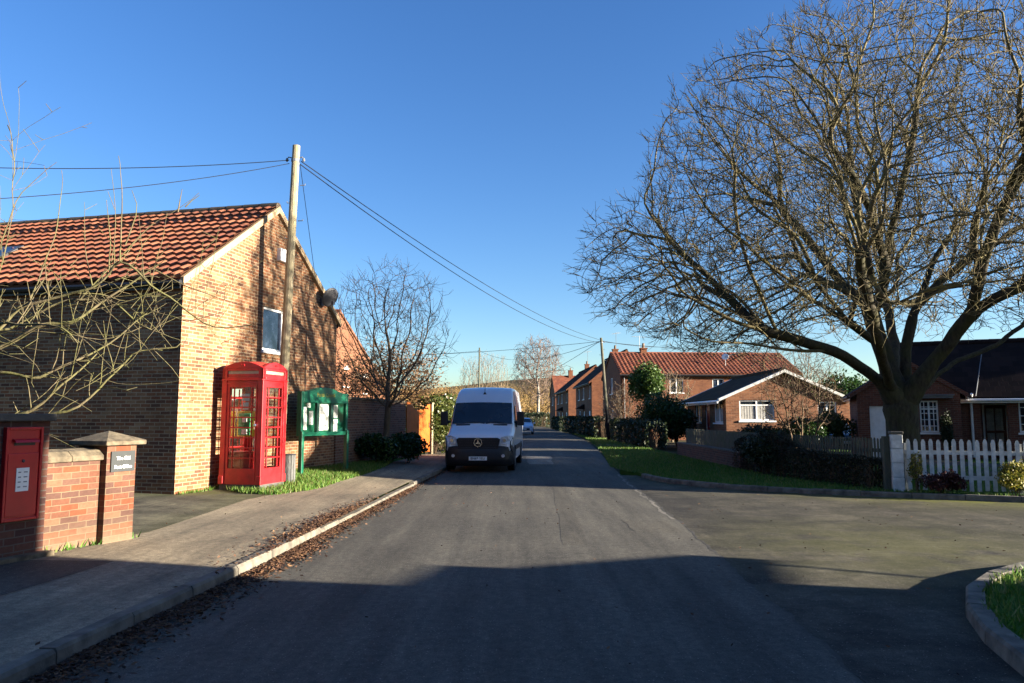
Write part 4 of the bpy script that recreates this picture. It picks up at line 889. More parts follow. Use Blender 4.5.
# ------------------------------------------------------------------ houses on the right
NR = -R(91.0)
bL = 7.2
bung = house('bungalow', 'low brick bungalow with a wide white-verged gable and large front window behind the hedge', (9.13 * 1.125, (32 + bL) * 1.125, -.14), -R(90.3), bL, 4.95, 2.42, 3.5,
    {'right': [(.57, 2.06, 1.4, 2.27, 'w', dict(cols=2, top=.22, curtain=True)), (3.9, 4.7, 1.55, 2.2, 'w', dict(cols=2))],
     'front': [(bL - 1.97, bL - .5, 1.3, 2.25, 'w', dict(cols=2, curtain=True)), (bL - 5.5, bL - 4.3, 1.3, 2.25, 'w', dict(cols=2)), (bL - 3.5, bL - 2.7, .1, 2.15, 'd', dict(mat='postred'))]},
    'brick_brown', 'tile_dark', .35, .2, gut='white', barge='white_worn', bw=.10)
bung.scale = (1.125,) * 3
m = MB(); m.b2(bL - 2.2, bL - .3, 4.98, 6.6, 2.3, 2.46); pc = m.build('porch_roof', M['white'], bung, uv=False)
m = MB(); m.b2(bL - 2.1, bL - .4, 4.98, 6.4, -.2, 2.296); m.build('porch_wall', M['brick_brown'], bung)
lg = house('long_house', 'long two storey brick house with bright red pantile roof beyond the bungalow', (7.8, 54, .05), R(3.5), 13.3, 7, 4.75, 6.4,
    {'front': [(.75, 1.5, 3.45, 4.4, 'w', dict(glass='glassblue')), (6.75, 7.6, 3.6, 4.3, 'w', dict(glass='glassblue')), (10.5, 11.6, 3.3, 4.3), (3.6, 4.6, 3.3, 4.3)], 'left': [(3.2, 4.2, 3.3, 4.5, 'w', dict(glass='glassblue')), (3.0, 4.4, .9, 2.1)]},
    'brick_orange', 'pantile_red', .3, .05, pan={'front': dict(n=2, tw=.3, th=.34, amp=.055)}, barge='brick_orange', eaveboard='black', chim=[(2.55, 3.5, .45, .35, 'brick_orange')])
aerial(lg, 2.35, 3.9, 6.5, 1.35); m = MB(); m.tube([(.25, -.08, .1), (.25, -.08, 4.7)], .06, 8); m.build('downpipe', M['black'], lg, uv=False)
m = MB(Matrix.Translation((8.1, 1.0, 6.0)) @ Matrix.Rotation(R(-30), 4, 'Z') @ Matrix.Rotation(R(65), 4, 'X') @ Matrix.Scale(.55, 4)); m.lathe([(.02, -.06), (.3, -.03), (.48, .03), (.49, .04), (.3, -.015), (.02, -.045)], (0, 0, 0), 18); ds = m.build('satellite_dish', M['white'], lg, smooth=True, uv=False)
m = MB(); m.tube([(8.1, 1.0, 5.35), (8.1, 1.0, 6.0), (9.3, .85, 6.35)], .025, 5); m.tube([(9.1, .6, 6.3), (9.1, 1.1, 6.35)], .015, 5); m.build('dish_bracket', M['grey'], ds, uv=False)
def semi(label, far, near, D, eave, ridge, rm, glass='glass'):
    far, near = Vector((*far, .05)), Vector((*near, .05)); d = near - far; L = d.length
    f = [(L * .17, L * .17 + 1.1, 3.2, 4.3, 'w', dict(glass=glass)), (L * .45, L * .45 + 1.3, 3.2, 4.3, 'w', dict(glass=glass)), (L * .85, L * .85 + .8, 3.2, 4.3, 'w', dict(glass=glass)), (L * .2, L * .2 + 1.4, .9, 2.1), (L * .5, L * .5 + .95, .05, 2.1, 'd', dict(mat='white')), (L * .82, L * .82 + 1.0, .05, 2.1, 'd', dict(mat='white'))]
    h = house('semi_house', label, far, atan2(d.y, d.x), L, D, eave, ridge, {'front': f, 'right': [(D * .42, D * .42 + .55, 1.0, 4.6, 'w', dict(cols=1))]}, 'brick_orange', rm, .25, .08, barge='brick_orange', eaveboard='black', chim=[(L * .5, D / 2, .5, .55, 'brick_orange')], group='houses further along the road')
    m = MB(); m.prism([(L * .46, -.8, 2.3), (L * .46, -.002, 2.3), (L * .46, -.002, 2.75)], (L * .12, 0, 0)); m.build('porch_roof', M[rm], h, uv=False); aerial(h, L * .55, D / 2, ridge + .6, 1.6)
    return h
semi('two storey house with orange gable just left of the long red-roofed house', (6.55, 77), (6.95, 65.5), 6.2, 4.75, 7.35, 'tile_brown')
semi('second two storey house with orange gable, further away behind its neighbour', (5.75, 98), (6.3, 84), 6.2, 4.75, 7.3, 'tile_brown')
house('far_house', 'farthest house with a small bright red roof where the road bends', (6.0, 104, .05), R(4), 9, 6.2, 4.7, 7.3, {'left': [(2.5, 3.7, 3.2, 4.4)], 'front': [(1, 2, 3.2, 4.3)]}, 'brick_orange', 'pantile_red', .25, .06, barge='brick_orange', chim=[(2.6, 3.1, .6, .8, 'brick_orange')], group='houses further along the road')
gh = house('brown_brick_house', 'dark brick house with brown tiled roof and white gutter behind the white picket fence', (14.27, 28.5, .05), -R(25.5), 11, 4.6, 2.5, 4.42,
    {'front': [(2.96, 3.77, .05, 2.1, 'x'), (4.11, 5.06, 1.0, 2.18, 'w', dict(cols=2, rows=4, bars=4)), (7, 8.5, .95, 2.12, 'w', dict(cols=2, rows=4, bars=4))]}, 'brick_red', 'tile_brown', .35, .1, gut='white')
m = MB(); wall_panel(m, (2.84, 1.2), (1, 0), 1.3, -.1, 2.4); wall_panel(m, (2.96, 0.12), (0, 1), 1.08, -.1, 2.4); m.build('porch_recess', M['brick_red'], gh)
door(gh, (2.84, 1.15), (1, 0), (.3, 1.1, .05, 2.05), 'white_worn')
m = MB(); m.tube([(2.67, -.40, 2.38), (2.67, -.3, 2.28), (2.67, -.06, 2.15), (2.67, -.06, .1)], .045, 8); m.build('downpipe', M['white'], gh, uv=False)
sl_ = (4.42 - 2.5) / 2.3
m = MB(); m.tube([(2.8, -.3, 2.5 - .3 * sl_ + .045), (3.3, 1.7, 2.5 + 1.7 * sl_ + .045)], .018, 6); m.build('valley_flashing', M['grey'], gh, uv=False)
gL = 3.5; dX = Vector((cos(-R(110)), sin(-R(110)), 0)); go = Vector((12.84, 28.0, .05)) - dX * gL
gr = house('garage_wing', 'dark brick gabled garage with a white door behind the large bare tree', go, -R(110), gL, 3.37, 2.5, 3.6,
    {'right': [(.41, 1.8, .0, 1.95, 'd', dict(mat='white', ribs=6)), (2.06, 2.66, 1.0, 2.14, 'w', dict(cols=2, top=.3, rows=5, bars=4))]}, 'brick_red', 'tile_brown', .25, .05, barge='brick_red', cat='garage')
m = MB(); m.b2(gL + .002, gL + .4, 2.0, 3.07, 2.22, 2.31); m.b2(gL + .002, gL + .45, 1.95, 3.12, 2.312, 2.35); m.build('window_canopy', M['grey'], gr, uv=False)
m = MB(); m.lathe([(.04, 0), (.08, .03), (.09, .12), (.03, .2)], (gL + .1, 1.05, 2.06), 10); m.b2(gL + .001, gL + .06, 1.02, 1.08, 2.08, 2.14); m.build('wall_lamp', M['white'], gr, uv=False)
# houses beyond the frame edge: two shade the road, two block sky light
c14 = R(18)
h1 = house('corner_house', 'brick house on the near corner of the side road, outside the picture', (12 + 8 * cos(c14), 4.25 - 8 * sin(c14), .05), pi - c14, 8, 17, 5.0, 7.6, {}, 'brick_red', 'tile_brown', .05, .02)
m = MB(); m.b2(5, 8, -1.0, -.002, -.1, 2.6); m.build('side_wing', M['brick_red'], h1)
m = MB(); m.prism([(7.4, -1.001, 2.45), (7.4, -2.3, 2.1), (7.4, -2.3, 2.0), (7.4, -1.001, 1.98)], (.6, 0, 0)); m.build('porch_roof', M['tile_brown'], h1, uv=False)  # unseen wedge, shaped to cast the pointed shadow on the road
m = MB(); m.tube([(7.95, -2.2, 2.05), (7.95, -1.02, 1.2)], .03, 6); m.build('shadow_bar', M['white'], h1, uv=False)  # unseen bar, added to cast a thin wire-like shadow line
house('side_road_house', 'two storey brick house further along the side road, outside the picture', (24.2, 11.85, .05), 0, 9, 9.7, 6.1, 8.8, {}, 'brick_red', 'tile_brown', .1, .05)
house('post_office_house', 'two storey brick house in the garden behind the post box, outside the picture', (-20, -9, .1), -R(10), 11.5, 10, 5.6, 8.6, {'right': [(2, 3.2, 3.2, 4.4), (6.5, 7.7, 3.2, 4.4), (2, 3.4, .9, 2.2)]}, 'brick_dark', 'tile_brown', .2, .1)  # unseen house implied by the gate sign, placed to block sky light
house('sky_block_house', 'two storey brick house added behind the camera to block sky light', (-9, -26, .1), 0, 21, 10, 6.0, 9.4, {'back': [(3, 4.3, 3.4, 4.6), (8, 9.3, 3.4, 4.6), (14, 15.3, 3.4, 4.6)]}, 'brick_dark', 'tile_brown', .2, .1)  # unseen house, added to deepen the shade by cutting sky fill
# orange house with a gable behind the garden wall
og = Vector((-8.55, 53, .1)); ol = Vector((-11.5, 33.5, .1)); dg = og - ol; oD = dg.length; oy = dg.normalized(); oxv = Vector((oy.y, -oy.x, 0))
oh = house('orange_house', 'orange brick house with arched white windows behind the garden wall and bare tree', ol - oxv * 9, atan2(oxv.y, oxv.x), 9, oD, 3.0, 7.6,
     {'right': [(10.6, 11.5, 3.3, 4.3, 'w', dict(cols=2, rows=3)), (14.0, 14.9, 3.0, 4.0, 'w', dict(cols=2, rows=3)), (12.3, 13.2, .8, 2.0)]}, 'brick_orange', 'pantile_red', .1, .05, barge='brick_orange')
for xc, zc in ((11.05, 4.3), (14.45, 4.0)):
    m = MB(); m.prism([(8.995, xc - .47 + .94 * i / 10, zc + .22 * sin(pi * i / 10) + .002) for i in range(11)], (.06, 0, 0)); m.build('window_arch', M['white'], oh, uv=False)

# ------------------------------------------------------------------ fences
def picket(parent, p, ang, h, wd, mat, top=.05, th=.018):
    T = Matrix.Translation(p) @ Matrix.Rotation(ang, 4, 'Z'); m = MB(T)
    m.prism([(-wd / 2, 0, .04), (wd / 2, 0, .04), (wd / 2, 0, h - top), (wd * .2, 0, h), (-wd * .2, 0, h), (-wd / 2, 0, h - top)], (0, th, 0)); return m.build('picket', M[mat], parent, uv=False)
def fence(name, label, a, b, h, pitch, wd, mat, posts=2.0, z=.085, top=.05):
    a, b = Vector((*a, z)), Vector((*b, z)); d = b - a; L = d.length; an = atan2(d.y, d.x); t = thing(name, a, an, label, 'fence'); rr = random.Random(5)
    n = int(L / pitch)
    for k in range(n): picket(t, (pitch * (k + .5), rr.uniform(-.004, .004), rr.uniform(-.012, .012)), rr.uniform(-.02, .02), h, wd, mat, top)
    for zz in (h * .28, h * .75): m = MB(); m.b2(0, L, .02, .06, zz - .04, zz + .04); m.build('rail', M[mat], t, uv=False)
    for k in range(int(L / posts) + 1): m = MB(); m.b2(k * posts - .0, k * posts + .09, .061, .15, -.2, h - .08); m.build('post', M[mat], t, uv=False)
    return t
fence('picket_fence', 'white painted picket fence with pointed pales along the side road', (8.08, 15.58), (14.2, 13.5), 1.06, .138, .075, 'white_worn', 2.0, top=.06)
fence('picket_fence', 'weathered grey picket fence behind the dark hedge in front of the bungalow', (7.2, 20.8), (8.0, 15.9), 1.06, .105, .055, 'greywood', 1.8, top=.04)
fence('picket_fence', 'older green-grey picket fence running along the road to the bungalow corner', (6.9, 30.0), (7.18, 20.9), 1.06, .12, .09, 'greywood', 2.1, top=.03)
wp = thing('fence_pier', (7.96, 15.68, .08), -.25, 'squat white block pier where the grey and white fences meet', 'pier')
for k in range(4): m = MB(); m.box((0, 0, .145 + .29 * k), (.215 - .004 * (k % 2), .215, .284)); m.build('block', M['white_worn'], wp, bevel=.008)
m = MB(); m.box((0, 0, 1.2), (.24, .24, .05)); m.build('cap', M['concrete'], wp, bevel=.008)
m = MB(); m.b2(-.06, .06, -.05, .05, 0, 1.15); fp = m.build('gate_post', M['greywood']); fp.location = (7.80, 15.80, .05); tag(fp, 'grey wooden end post beside the white block pier', 'post')
bw_ = thing('garden_wall', (6.62, 30.3, .05), -R(90), 'low dark red brick garden wall beside the verge, left of the dark hedge', 'wall')
m = MB(); m.b2(0, 8.3, 0, .22, -.1, .5); m.build('brickwork', M['brick_dark'], bw_); m = MB(); m.b2(0, 8.3, -.03, .25, .502, .55); m.build('coping', M['stone_dark'], bw_, uv=False)
sp = thing('sign_post', (8.05, 41.0, .05), 0, 'thin grey post standing among the dark bushes beside the verge', 'post')
m = MB(); m.tube([(0, 0, -.1), (0, 0, 1.75)], .05, 8); m.build('shaft', M['grey'], sp, uv=False); m = MB(); m.lathe([(.05, 1.75), (.055, 1.77), (.03, 1.8)], (0, 0, 0), 8); m.build('cap', M['grey'], sp, uv=False)

# ------------------------------------------------------------------ vehicles
def wheel(parent, x, y, r, w_, side, rimmat='grey'):
    m = MB(); m.lathe([(r * .6, -w_ / 2), (r * .93, -w_ / 2), (r, -w_ * .35), (r, w_ * .35), (r * .93, w_ / 2), (r * .6, w_ / 2)], (x, y, r), 24, 'X')
    wn = m.build('wheel', M['rubber'], parent, uv=False)
    m = MB(); s = side; m.lathe([(r * .62, 0), (r * .6, s * .02), (r * .3, s * .01), (r * .14, s * .03), (.01, s * .03)], (x + s * w_ * .44, y, r), 20, 'X')
    for k in range(6): a = 2 * pi * k / 6; m.box((x + s * (w_ * .44 + .012), y + r * .45 * cos(a), r + r * .45 * sin(a)), (.02, r * .16, r * .16), rx=a)
    m.build('rim', M[rimmat], wn, uv=False); return wn
def ringbody(prof, n=7, cr=.12):
    # prof rows: y, zbottom, ztop, half width low, half width at belt, belt z, half width top
    rows = []
    for y, zb, zt, wl_, wb, bz, wt in prof:
        half = []
        for k in range(n + 1): t = k / n; half.append((wl_ + (wb - wl_) * sstep(0, 1, t), zb + (bz - zb) * t))
        if zt > bz + .02:
            c = min(cr, (zt - bz) * .5)
            for k in range(1, n + 1): t = k / n; half.append((wb + (wt - wb) * t ** 1.4, bz + (zt - c - bz) * t))
            for k in range(1, 5): a = pi / 2 * k / 4; half.append((wt - c * 1.15 * (1 - cos(a)), zt - c + c * sin(a)))
        else:
            for k in range(1, n + 5): t = k / (n + 4); half.append((wb - .1 * t * t, bz + (zt - bz) * sqrt(t)))
        top = half[-1][0]
        cap = [(top * (1 - 2 * k / 10), half[-1][1] + .025 * (1 - (1 - 2 * k / 10) ** 2)) for k in range(1, 10)]
        ring = [(-x, z) for x, z in half][:] ; full = [(x, z) for x, z in half] + cap + [(x, z) for x, z in reversed(ring)]
        rows.append([(x, y, z) for x, z in full])
    return rows
def vsurf(prof, y, out=.006):
    for a, b in zip(prof, prof[1:]):
        if a[0] <= y <= b[0]: t = (y - a[0]) / (b[0] - a[0]); return [p + (q - p) * t for p, q in zip(a, b)]
    return list(prof[-1])
van = thing('van', (-.97, 21.75, .035), -R(3.6), 'white high-roofed panel van parked at the left kerb facing the camera', 'van')
VPF = [(0, .36, .90, .70, .84, .72, .75), (.05, .32, 1.0, .84, .93, .78, .86), (.16, .30, 1.06, .93, .975, .9, .92), (.5, .30, 1.16, .97, .99, 1.0, .94), (.88, .30, 1.27, .985, 1.0, 1.08, .94), (1.02, .30, 1.36, .985, 1.0, 1.14, .94),
       (1.3, .30, 1.67, .985, 1.0, 1.16, .925), (1.56, .30, 1.96, .985, 1.0, 1.18, .905), (1.64, .30, 2.04, .985, 1.0, 1.2, .90), (1.85, .30, 2.24, .985, 1.0, 1.2, .885), (2.05, .30, 2.37, .985, 1.0, 1.2, .87), (2.35, .30, 2.46, .985, 1.0, 1.2, .865), (2.8, .30, 2.5, .985, 1.0, 1.2, .865), (4, .30, 2.52, .985, 1.0, 1.2, .865), (5.8, .30, 2.5, .985, 1.0, 1.2, .865), (5.9, .33, 2.46, .97, .985, 1.2, .85)]
rows = ringbody(VPF, cr=.11); m = MB(); m.grid(rows); nn = len(rows[0])
i = m.pts(rows[0]); m.idx([tuple(range(i, i + nn))]); i = m.pts(rows[-1]); m.idx([tuple(reversed(range(i, i + nn)))])
vb = m.build('body', M['vanwhite'], van, smooth=True, uv=False)
def topz(prof, y): return vsurf(prof, y)[2]
def sheet(prof, ys, xf, name, mat, parent, lift=.012, n=10):
    m = MB(); g_ = []
    for y in ys: 
        X = xf(y); zt = topz(prof, y); wt = vsurf(prof, y)[6]
        g_.append([(X * (-1 + 2 * k / n), y - lift * .7, zt + .025 * (1 - (X * (-1 + 2 * k / n) / wt) ** 2) + lift) for k in range(n + 1)])
    m.grid(g_); return m.build(name, mat, parent, smooth=True, uv=False)
ws = sheet(VPF, [1.0, 1.1, 1.2, 1.3, 1.4, 1.5, 1.58], lambda y: vsurf(VPF, y)[6] - .035, 'windscreen', M['glass'], van, .014)
for s in (-1, 1):
    m = MB(); m.tube([(s * .02 + .1, .98, 1.37), (s * .3 + .1, 1.03, 1.425), (s * .62 + .05, 1.0, 1.38)], .012, 5); m.build('wiper', M['black'], van, uv=False)
    m = MB(); m.box((s * .56, .95, 1.335), (.42, .06, .02), rx=.5); m.build('hood_vent', M['black'], van, uv=False)
m = MB()                                                     # dark bumper wrap
bp = [(-.98, .62), (-.97, .20), (-.85, -.02), (-.5, -.065), (0, -.075), (.5, -.065), (.85, -.02), (.97, .20), (.98, .62)]
m.grid([[(x * sc, y - e, z) for x, y in bp] for z, e, sc in ((.17, -.06, .95), (.2, .0, 1.0), (.38, .02, 1.012), (.55, .01, 1.012), (.70, -.015, 1.005), (.74, -.04, .99), (.74, -.2, .9))]); m.build('bumper', M['black'], van, smooth=True, uv=False)
for s in (-1, 1): m = MB(); m.prism([(s * .985, -.02 + .2, .55), (s * .99, .35, .95), (s * .99, .2, .98), (s * .93, .05, .85), (s * .93, .02, .7)], (-s * .02, 0, 0)); m.build('corner_trim', M['black'], van, uv=False)
m = MB(); m.prism([(-.54, 0, .62), (.54, 0, .62), (.63, 0, 1.03), (.56, 0, 1.07), (-.56, 0, 1.07), (-.63, 0, 1.03)], (0, .12, 0)); 
m.M = Matrix.Translation((0, -.045, 0)); gri = m.build('grille', M['black'], van, bevel=.01)
gri.location = (0, -.05, -.10)
m = MB()
for k in range(4): m.b2(-.58, .58, -.018, -.001, .76 + .07 * k, .79 + .07 * k)
o = m.build('grille_bar', M['black'], gri, uv=False)
m = MB(); m.M = Matrix.Translation((0, -.03, .935))                      # three pointed star in a ring
N_ = 28
for k in range(N_):
    a0, a1 = 2 * pi * k / N_, 2 * pi * (k + 1) / N_
    m.prism([(.105 * cos(a0), 0, .105 * sin(a0)), (.105 * cos(a1), 0, .105 * sin(a1)), (.122 * cos(a1), 0, .122 * sin(a1)), (.122 * cos(a0), 0, .122 * sin(a0))], (0, -.018, 0))
for k in range(3):
    a = pi / 2 + 2 * pi * k / 3; b = a + pi / 3; c_ = a - pi / 3
    m.prism([(.03 * cos(c_), 0, .03 * sin(c_)), (.106 * cos(a), 0, .106 * sin(a)), (.03 * cos(b), 0, .03 * sin(b)), (0, 0, 0)], (0, -.016, 0))
m.build('star_emblem', M['chrome'], gri, uv=False)
for s in (-1, 1):
    m = MB(); y = .0; P = [(s * .63, -.06, .80), (s * .80, -.03, .78), (s * .955, .10, .84), (s * .985, .22, 1.02), (s * .82, .0, 1.03), (s * .65, -.05, .98)]
    m.prism(P if s > 0 else P[::-1], (0, .1, 0)); hl = m.build('headlight', M['lamp'], van, bevel=.006)
    m = MB(); m.lathe([(.05, -.01), (.055, .0), (.02, .02)], (s * .76, -.045, .90), 12, 'Y'); m.build('reflector', M['chrome'], hl, uv=False)
    m = MB(); m.lathe([(.045, -.07), (.05, -.05), (.05, -.03)], (s * .72, -.01, .46), 12, 'Y'); m.build('fog_lamp', M['lamp'], van, uv=False)
    m = MB(); m.box((s * 1.16, 1.12, 1.52), (.22, .12, .42)); m.box((s * 1.02, 1.15, 1.42), (.12, .06, .08)); mr = m.build('wing_mirror', M['black'], van, bevel=.03)
    m = MB(); pw = lambda y, z: (s * (np.interp(z, [1.2, 1.7, 2.3], [1.003, .972, .90]) + .006), y, z)
    m.face([pw(1.32, 1.28), pw(2.25, 1.22), pw(2.25, 1.92), pw(1.78, 1.92)]); m.build('side_window', M['glass'], van, uv=False)
    m = MB(); m.b2(s * 1.0 - .012, s * 1.0 + .012, 1.2, 4.3, .58, .72); m.build('side_rubbing_strip', M['black'], van, uv=False)
    for y in (.92, 4.55): 
        m = MB(); m.lathe([(.41, -.02), (.41, .02), (.38, .03), (.38, -.03)], (s * .985, y, .36), 24, 'X'); m.build('wheel_arch', M['black'], van, uv=False)
        wheel(van, s * .90, y, .345, .22, s)
m = MB(); m.b2(-.26, .26, -.012, .0, -.055, .055); pt = m.build('number_plate', M['white'], van, bevel=.004); pt.location = (0, -.10, .385)
text('lettering', 'BN69 YEU', .095, M['black'], pt, Matrix.Translation((0, -.0135, 0)) @ Matrix.Rotation(pi / 2, 4, 'X'), .001, .001)
m = MB(); m.prism([(0, -.02, 2.39), (.055, -.02, 2.45), (0, -.02, 2.54), (-.055, -.02, 2.45)], (0, .1, 0)); m.tube([(0, .0, 2.52), (0, .12, 2.74)], .008, 5); ae = m.build('roof_aerial', M['black'], van, uv=False); ae.location = (0, 1.88, -.18)
m = MB(); m.b2(.58, .66, 0, .004, 0, .02); vp = m.build('windscreen_sticker', M['paper'], van); vp.location = (0, 1.5, 2.0)
for i, (x, z_, c_) in enumerate(((-.28, 1.50, 'paper'), (.25, 1.49, 'paper'), (.4, 1.5, 'white'))): pass
def car(label, loc, rz, paint, L=4.2):
    t = thing('car', loc, rz, label, 'car')
    PF = [(0, .35, .62, .55, .7, .5, .6), (.08, .25, .72, .78, .82, .58, .72), (.35, .2, .8, .86, .88, .68, .76), (.95, .2, .95, .88, .9, .78, .74), (1.15, .2, 1.04, .88, .9, .82, .72), (1.75, .2, 1.4, .88, .9, .86, .62), (2.1, .2, 1.47, .88, .9, .87, .61), (3.0, .2, 1.46, .88, .9, .88, .6), (3.55, .22, 1.3, .88, .89, .88, .58), (3.95, .25, 1.0, .85, .87, .8, .62), (4.1, .35, .82, .7, .8, .7, .6)]
    rows = ringbody(PF, cr=.08); m = MB(); m.grid(rows); nn = len(rows[0]); i = m.pts(rows[0]); m.idx([tuple(range(i, i + nn))]); i = m.pts(rows[-1]); m.idx([tuple(reversed(range(i, i + nn)))])
    m.build('body', M[paint], t, smooth=True, uv=False)
    sheet(PF, [1.18, 1.3, 1.5, 1.7], lambda y: vsurf(PF, y)[6] - .03, 'windscreen', M['glass'], t, .014)
    sheet(PF, [3.2, 3.4, 3.6, 3.8], lambda y: vsurf(PF, y)[6] - .05, 'rear_window', M['glass'], t, .014)
    for s in (-1, 1):
        m = MB(); f = lambda y, z: (s * (np.interp(z, [.88, 1.4], [.9, .655]) + .012), y, z)
        m.face([f(1.35, .95), f(3.5, .95), f(3.2, 1.3), f(1.85, 1.32)]); m.build('side_window', M['glass'], t, uv=False)
        m = MB(); m.box((s * .66, .09, .68), (.3, .14, .12), rz=s * .35); m.build('headlight', M['lamp'], t, bevel=.02)
        m = MB(); m.box((s * .98, 1.35, 1.0), (.16, .08, .12)); m.box((s * .9, 1.37, .96), (.1, .04, .04)); m.build('wing_mirror', M[paint], t, bevel=.02)
        for y in (.8, 3.35): wheel(t, s * .8, y, .31, .19, s)
    m = MB(); m.b2(-.55, .55, -.02, .1, .36, .56); m.build('grille', M['black'], t, bevel=.02)
    m = MB(); m.b2(-.26, .26, -.035, -.022, .42, .53); m.build('number_plate', M['white'], t, uv=False); return t
car('small pale blue car parked in the road beyond the white van', (1.05, 68, .04), -R(1), 'bluewhite')
car('dark parked car half hidden behind the fence beside the garage', (14.3, 32.0, .06), R(2), 'navy')
# ------------------------------------------------------------------ trees
def chains(par, rad):
    n = len(par); ch = [[] for _ in range(n)]
    for i, p in enumerate(par):
        if p >= 0: ch[p].append(i)
    out = []; st = [(i, None) for i in range(n) if par[i] < 0]
    while st:
        s, pre = st.pop(); c = [pre, s] if pre is not None else [s]; cur = s
        while ch[cur]:
            k = sorted(ch[cur], key=lambda q: -rad[q]); 
            for q in k[1:]: st.append((q, cur))
            cur = k[0]; c.append(cur)
        out.append(c)
    return out
def radii(par, tip, ex, base=None):
    n = len(par); a = np.zeros(n); cnt = np.zeros(n, int)
    for p in par:
        if p >= 0: cnt[p] += 1
    for i in range(n - 1, -1, -1):
        if a[i] == 0: a[i] = tip ** ex
        if par[i] >= 0: a[par[i]] += a[i]
    r = a ** (1 / ex)
    if base: r = tip + (r - tip) * (base - tip) / (r.max() - tip)
    return r
def order(pos, par):           # children always after parents
    return pos, par
def tree_mesh(root, pos, par, rad, split, mt, mc, extra=None, smooth_it=1):
    pos = np.array(pos)
    mb = {0: MB(), 1: MB()}
    for c in chains(par, rad):
        P = [Vector(pos[k]) for k in c]; r = [float(rad[k]) for k in c]
        if len(P) < 2: continue
        if len(c) > 1 and par[c[1]] == c[0] and rad[c[0]] > rad[c[1]] * 1.3: r[0] = r[1] * 1.15
        for _ in range(smooth_it):
            P = [P[0]] + [P[k] * .5 + (P[k - 1] + P[k + 1]) * .25 for k in range(1, len(P) - 1)] + [P[-1]]
        # cut chain at the trunk / crown radius
        k = 0
        while k < len(r) and r[k] > split: k += 1
        if k >= 1:
            e = min(len(P), k + 1)
            if e >= 2: mb[0].tube(P[:e], r[:e], 12 if r[0] > .15 else 8, True)
            if e < len(P): 
                mb[1].tube(P[e - 1:], r[e - 1:], 5, False)
        else: mb[1].tube(P, r, 5 if r[0] > .03 else (4 if r[0] > .012 else 3), False)
    if extra: 
        for P, r in extra: mb[1].tube(P, r, 3, False)
    mb[0].build('trunk', mt, root, smooth=True, uv=False); return mb[1].build('crown', mc, root, smooth=True, uv=False)
def colonize(pos, par, att, D, di, dk, iters, jit=.2, up=.0, rg=None, outc=None):
    rg = rg or np.random.default_rng(1)
    pos = [np.array(p, float) for p in pos]; par = list(par); att = np.array(att); n = len(att)
    near = np.full(n, -1); dist = np.full(n, 1e9); seen = 0; dirs = {}
    for it in range(iters):
        new = np.array(pos[seen:]); 
        for s0 in range(0, len(new), 200):
            blk = new[s0:s0 + 200]; d = np.linalg.norm(att[:, None, :] - blk[None], axis=2); j = d.argmin(1); dm = d[np.arange(len(att)), j]
            u = dm < dist; dist[u] = dm[u]; near[u] = seen + s0 + j[u]
        seen = len(pos)
        keep = dist > dk; att = att[keep]; near = near[keep]; dist = dist[keep]
        if len(att) == 0: break
        ac = dist < di
        if not ac.any(): break
        add = []
        for k in np.unique(near[ac]):
            w = att[ac & (near == k)] - pos[k]; w /= np.linalg.norm(w, axis=1)[:, None]; v = w.sum(0); l = np.linalg.norm(v)
            if l < 1e-6: continue
            v = v / l + rg.normal(size=3) * jit + np.array([0, 0, up])
            if outc is not None: o_ = pos[k] - outc; v = v + o_ / np.linalg.norm(o_) * .38
            v /= np.linalg.norm(v)
            pr = dirs.get(k, [])
            if any(np.dot(v, q) > .96 for q in pr): 
                v = v + rg.normal(size=3) * .5; v /= np.linalg.norm(v)
            if len(pr) >= 4: near[near == k] = -1; dist[near == -1] = 1e9; continue
            dirs.setdefault(k, []).append(v); add.append((pos[k] + v * D, k))
        if not add: break
        for p, k in add: pos.append(p); par.append(int(k))
    return pos, par
def polyline(nodes, par, pts, start, step=.22, jit=.03, rg=None):
    P = [Vector(nodes[start])] + [Vector(p) for p in pts]; last = start
    for a, b in zip(P, P[1:]):
        n = max(1, int((b - a).length / step))
        for k in range(1, n + 1):
            q = a.lerp(b, k / n); nodes.append(np.array(q) + (rg.normal(size=3) * jit if rg is not None else 0)); par.append(last); last = len(nodes) - 1
    return last
def nearest(nodes, p): d = [np.linalg.norm(np.array(p) - q) for q in nodes]; return int(np.argmin(d))
def twigs(pos, par, rad, rmax, per, ln, tip, up=.35, rg=None, droop=0.0, spread=.8, outc=None):
    out = []; ch = np.zeros(len(par), int)
    for p in par:
        if p >= 0: ch[p] += 1
    for i in range(1, len(par)):
        if rad[i] > rmax: continue
        k = per if ch[i] == 0 else (1 if rg.random() < .5 else 0)
        if ch[i] == 0: k = per
        b = pos[i] - pos[par[i]]; b = b / (np.linalg.norm(b) + 1e-9)
        if outc is not None: o_ = pos[i] - outc; b = b * .6 + o_ / np.linalg.norm(o_) * .6
        for _ in range(k):
            v = b + rg.normal(size=3) * spread + np.array([0, 0, up]); v /= np.linalg.norm(v); L = ln * rg.uniform(.5, 1.3)
            p0 = Vector(pos[i]); m_ = p0 + Vector(v) * L * .5; v2 = v + rg.normal(size=3) * .35 + np.array([0, 0, up * .6 - droop]); v2 /= np.linalg.norm(v2)
            e = m_ + Vector(v2) * L * .5; out.append(([p0, m_, e], [tip * 1.25, tip, tip * .55]))
            if rg.random() < .7:
                v3 = v + rg.normal(size=3) * .8 + np.array([0, 0, up]); v3 /= np.linalg.norm(v3); out.append(([m_, m_ + Vector(v3) * L * .4], [tip, tip * .5]))
    return out

